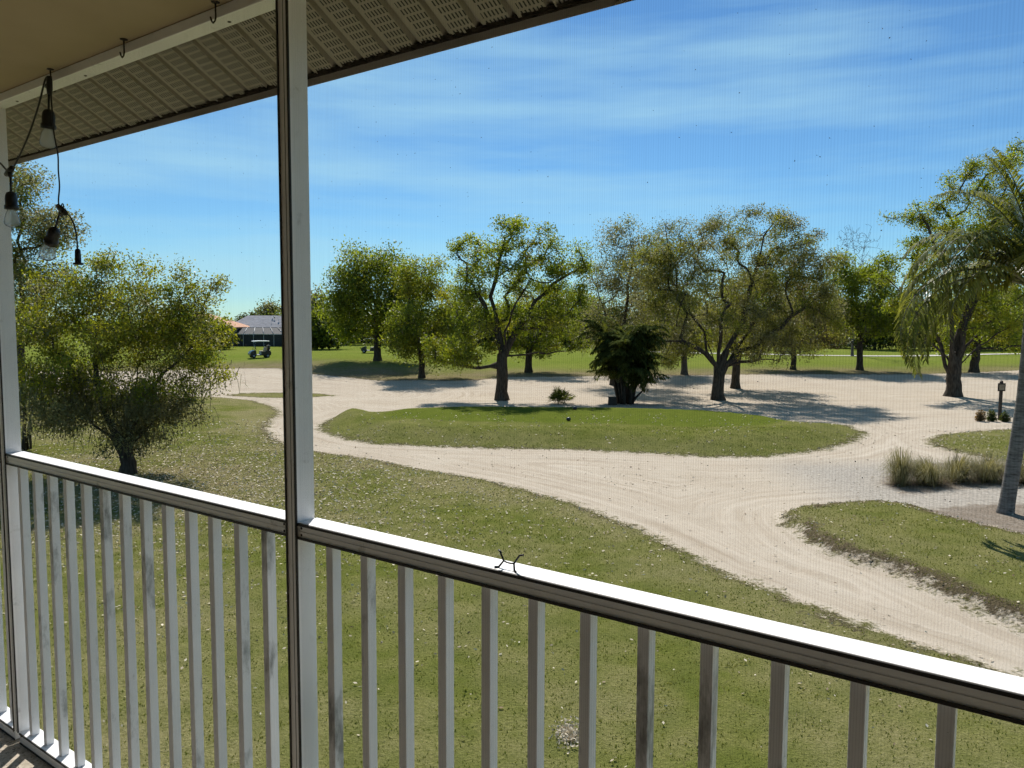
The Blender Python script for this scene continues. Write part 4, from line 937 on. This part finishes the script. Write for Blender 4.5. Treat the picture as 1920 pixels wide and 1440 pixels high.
# house with the screened pool cage
MAT['roofgrey'] = plain('grey_shingle_roof', (.25, .245, .26), (.36, .35, .37), rough=.9, scale=1.5, vec=(1, 1, 3))
MAT['rooforange'] = plain('terracotta_roof', (.42, .20, .11), (.52, .28, .17), rough=.85, scale=1.5)
MAT['housewall'] = plain('pale_house_wall', (.58, .55, .50), (.66, .63, .58), rough=.9, scale=2)
MAT['housepeach'] = plain('peach_house_wall', (.55, .36, .25), (.62, .42, .30), rough=.9, scale=2)
MAT['dkscreen'] = plain('dark_pool_screen', (.022, .026, .030), (.035, .04, .045), rough=.7, scale=4)
MAT['cagebar'] = plain('white_cage_bar', (.38, .39, .40), (.46, .46, .47), rough=.5, scale=6)
MAT['pane'] = plain('dark_window_glass', (.03, .04, .05), (.05, .06, .07), rough=.1, scale=3, spec=.6)
def hip_roof(x0, x1, y0, y1, z0, z1, over=.5):
    mb = MB(); d = (y1-y0)/2; x0 -= over; x1 += over; y0 -= over; y1 += over; ym = (y0+y1)/2
    mb.v = [(x0, y0, z0), (x1, y0, z0), (x1, y1, z0), (x0, y1, z0), (x0+d, ym, z1), (x1-d, ym, z1), (x0, y0, z0-.18), (x1, y0, z0-.18), (x1, y1, z0-.18), (x0, y1, z0-.18)]
    mb.f = [(0, 1, 5, 4), (1, 2, 5), (2, 3, 4, 5), (3, 0, 4), (6, 7, 1, 0), (7, 8, 2, 1), (8, 9, 3, 2), (9, 6, 0, 3), (9, 8, 7, 6)]; mb.sm = [0]*9
    return mb
def house(label, bx, by, half, wall_h, ridge, deep, roofm, wallm, rz=0.0, nwin=5, name='house'):
    x, y, z = pos(bx, by); r = empty(name, (x, y, z), rz); tag(r, label, 'house')
    MB().box((-half, 0, -.3), (half, deep, wall_h)).build('wall', MAT[wallm], r)
    hip_roof(-half, half, 0, deep, wall_h+.15, ridge).build('roof', MAT[roofm], r)
    for i in range(nwin):
        wx = -half+(i+.5)*2*half/nwin
        w = MB().box((wx-.75, -.05, .9), (wx+.75, .02, 2.2)).build('window', MAT['housewall'], r)
        MB().box((wx-.66, -.07, .98), (wx-.03, -.045, 2.12)).build('pane', MAT['pane'], w); MB().box((wx+.03, -.07, .98), (wx+.66, -.045, 2.12)).build('pane', MAT['pane'], w)
    return r
HZ = house('grey-roofed pale house with a dark screened pool cage beyond the cart', 506, 648, 5.7, 2.6, 4.5, 4.8, 'roofgrey', 'housewall', math.radians(3))
# pool cage in front of it
cx0, cx1, cy = -5.6, 4.6, -4.2
cg = MB().box((cx0, cy, 0), (cx1, cy+.02, 1.75)).box((cx0, cy, 0), (cx0+.02, -.1, 1.75)).box((cx1-.02, cy, 0), (cx1, -.1, 1.75))
cg.hexa([(cx0, cy, 1.75), (cx1, cy, 1.75), (cx1, cy+.02, 1.77), (cx0, cy+.02, 1.77), (cx0+.8, cy+1.8, 2.68), (cx1-1.6, cy+1.8, 2.68), (cx1-1.6, cy+1.82, 2.70), (cx0+.8, cy+1.82, 2.70)])
cage = cg.build('pool_cage', MAT['dkscreen'], HZ)
for i in range(8):
    xx = cx0+.05+i*(cx1-cx0-.1)/7; xt = cx0+.85+i*(cx1-1.6-cx0-.9)/7
    MB().box((xx-.035, cy-.06, 0), (xx+.035, cy-.005, 1.75)).build('cage_post', MAT['cagebar'], cage)
    MB().tube([(xx, cy-.03, 1.75), (xt, cy+1.75, 2.72)], .04, 5).build('rafter', MAT['cagebar'], cage)
MB().box((cx0, cy-.07, 1.70), (cx1, cy-.004, 1.80)).build('cage_beam', MAT['cagebar'], cage)
house('peach house with a terracotta roof partly behind the bushy oak', 352, 650, 4.6, 2.6, 4.6, 8.0, 'rooforange', 'housepeach', math.radians(-12), 3)
house('white house glimpsed beneath the knoll oak branches', 668, 640, 8.0, 3.0, 5.4, 9.0, 'roofgrey', 'housewall', 0, 5)
house('white house glimpsed between the open oak and the clump palm', 1060, 640, 8.5, 3.0, 5.2, 9.0, 'roofgrey', 'housewall', 0, 5)
house('white house glimpsed right of the clump palm', 1225, 640, 7.0, 3.2, 5.6, 9.0, 'roofgrey', 'housewall', 0, 4)
house('pale house seen between the rusty oak and mossy oak', 1535, 648, 7.0, 3.0, 5.4, 9.0, 'roofgrey', 'housewall', 0, 4)

# dark board fence at the back of the fairway
def fence(label, p, q, hgt):
    a = np.array(pos(*p)); b = np.array(pos(*q)); d = b-a; L_ = np.linalg.norm(d[:2]); r = empty('board_fence', tuple(a), math.atan2(d[1], d[0])); tag(r, label, 'fence')
    k = int(L_/.9); bm0 = None
    for i in range(k):
        if bm0 is None: o = MB().box((.02, -.02, 0), (.88, .02, hgt)).build('board', MAT['fencewood'], r); bm0 = o
        else: o = bm0.copy(); COL.objects.link(o); o.parent = r
        o.location = (i*.9, random.uniform(-.006, .006), random.uniform(-.03, .03))
    MB().box((0, .0205, hgt*.3), (L_, .07, hgt*.3+.09)).build('fence_rail', MAT['fencewood'], r); MB().box((0, .0205, hgt*.8), (L_, .07, hgt*.8+.09)).build('fence_rail', MAT['fencewood'], r)
MAT['fencewood'] = plain('dark_fence_wood', (.035, .030, .026), (.06, .052, .045), rough=.9, scale=2, vec=(1, 1, .3))
fence('dark board fence at the back of the fairway left of the knoll oak', (585, 645), (725, 644), 1.9)
fence('long dark board fence behind the centre oaks', (835, 648), (1150, 648), 1.9)

# pale cart path across the fairway
cpts = [gpt(x, y) for x, y in ((1180, 659), (1290, 662), (1400, 664), (1540, 667), (1700, 668), (1900, 664), (2100, 660))]
cpts = [np.array(p) for p in spline([(p[0], p[1], 0) for p in cpts], 8)]
V = []; F = []
for i, p in enumerate(cpts):
    d = cpts[min(i+1, len(cpts)-1)]-cpts[max(i-1, 0)]; nn = np.array([-d[1], d[0], 0])/np.linalg.norm(d); 
    for s in (-1, 1): q = p+nn*1.0*s; V.append((q[0], q[1], zat(q[0], q[1])+.05))
    if i: F.append((2*i-2, 2*i-1, 2*i+1, 2*i))
o = mesh_np('cart_path', V, F, plain('pale_concrete_path', (.42, .39, .34), (.5, .47, .42), rough=.9, scale=3)); tag(o, 'pale cart path crossing the fairway behind the oaks', 'path', kind='structure')

# tee sign on its post, with low shrubs round it
x, y, z = pos(1874, 788); s = scale_at((x, y, z)); SG = empty('tee_sign', (x, y, z)); tag(SG, 'dark wooden post with a small tee sign beside the palm trunk', 'sign')
MAT['signwood'] = plain('dark_sign_wood', (.03, .023, .018), (.055, .042, .03), rough=.85, scale=6, vec=(1, 1, .4))
MB().box((-.055, -.055, -.1), (.055, .055, 72*s)).prism([(-.06, 72*s), (.06, 72*s), (0, 75*s)], 'y', -.06, .06).build('post', MAT['signwood'], SG, .006)
MB().box((-.20, -.10, 55*s), (.14, -.056, 70*s)).build('sign_board', MAT['signwood'], SG, .006)
MB().box((-.15, -.112, 57.5*s), (.09, -.1005, 67.5*s)).build('sign_face', plain('tan_sign_face', (.20, .15, .10), (.28, .22, .15), rough=.6, scale=9), SG)
def low_shrub(label, bx, by, wpx, hpx, seed, mt):
    R = np.random.default_rng(seed); x, y, z = pos(bx, by); s = scale_at((x, y, z)); r = empty('low_shrub', (x, y, z)); tag(r, label, 'shrub', 'low shrubs at the foot of the tee sign')
    n = 700; d = R.normal(size=(n, 3)); d /= np.linalg.norm(d, axis=1, keepdims=True); d[:, 2] = abs(d[:, 2]); P = d*(R.uniform(.2, 1, n)[:, None])*np.array([wpx*.5*s, wpx*.4*s, hpx*s]); P[:, 2] += .03
    V, F, t = leaf_quads(P, .11, R.uniform(0, 1, n), R=R, aspect=.35); mesh_np('foliage', V, F, MAT[mt], r, t)
    mb = MB()
    for i in range(7): a = R.uniform(0, 6.28); mb.tube([(0, 0, -.03), (math.cos(a)*wpx*.2*s, math.sin(a)*wpx*.2*s, hpx*.6*s)], .012, 4)
    mb.build('stem', MAT['bark'], r)
low_shrub('low dark shrub left of the tee sign post, farthest from it', 1838, 790, 22, 22, 91, 'lf_rust')
low_shrub('low dark shrub just left of the tee sign post', 1859, 790, 20, 22, 92, 'lf_dark')
low_shrub('low dark shrub right of the tee sign post', 1884, 791, 20, 20, 93, 'lf_dark')

# dark planter stub beside the clump palm
x, y, z = pos(1148, 759); s = scale_at((x, y, z)); o = MB().prism([(-.24, -.1), (.24, -.1), (.19, .37), (.21, .38), (.21, .42), (-.21, .42), (-.21, .38), (-.19, .37)], 'y', -.18, .18).build('waste_bin', MAT['signwood'], None, .015)
o.location = (x, y, z); tag(o, 'short dark bin standing left of the clump palm stems', 'bin')
# tee markers
def tee_marker(label, bx, by):
    p = gpt(bx, by, TEE_H); z = zat(p[0], p[1]); r = empty('tee_marker', (p[0], p[1], z)); tag(r, label, 'tee marker', 'tee markers on the mown tee')
    MB().lathe([(.02, -.02), (.08, .0), (.10, .035), (.095, .08), (.06, .12), (.02, .13)], (0, 0, .02), 14).build('cap', MAT['cartbody'], r)
    MB().lathe([(.012, 0), (.012, -.12)], (0, 0, .03), 6).build('spike', MAT['rim'], r)
tee_marker('dark round tee marker nearer the railing', 1066, 789)
tee_marker('dark round tee marker nearer the trees', 1078, 768)

# bare sandy patch of dug turf on the near lawn
x, y, z = pos(1067, 1390); R_ = np.random.default_rng(9); n = 520; P = np.stack([R_.normal(0, .075, n), R_.normal(0, .13, n), R_.uniform(.02, .05, n)], 1)
V, F, t = leaf_quads(P, .035, R_.uniform(.5, 1, n), R=R_); o = mesh_np('sand_divot', V, F, MAT['litter'], None, t); o.location = (x, y, z); tag(o, 'pale crumbled patch on the lawn seen between two balusters', 'divot', kind='stuff')
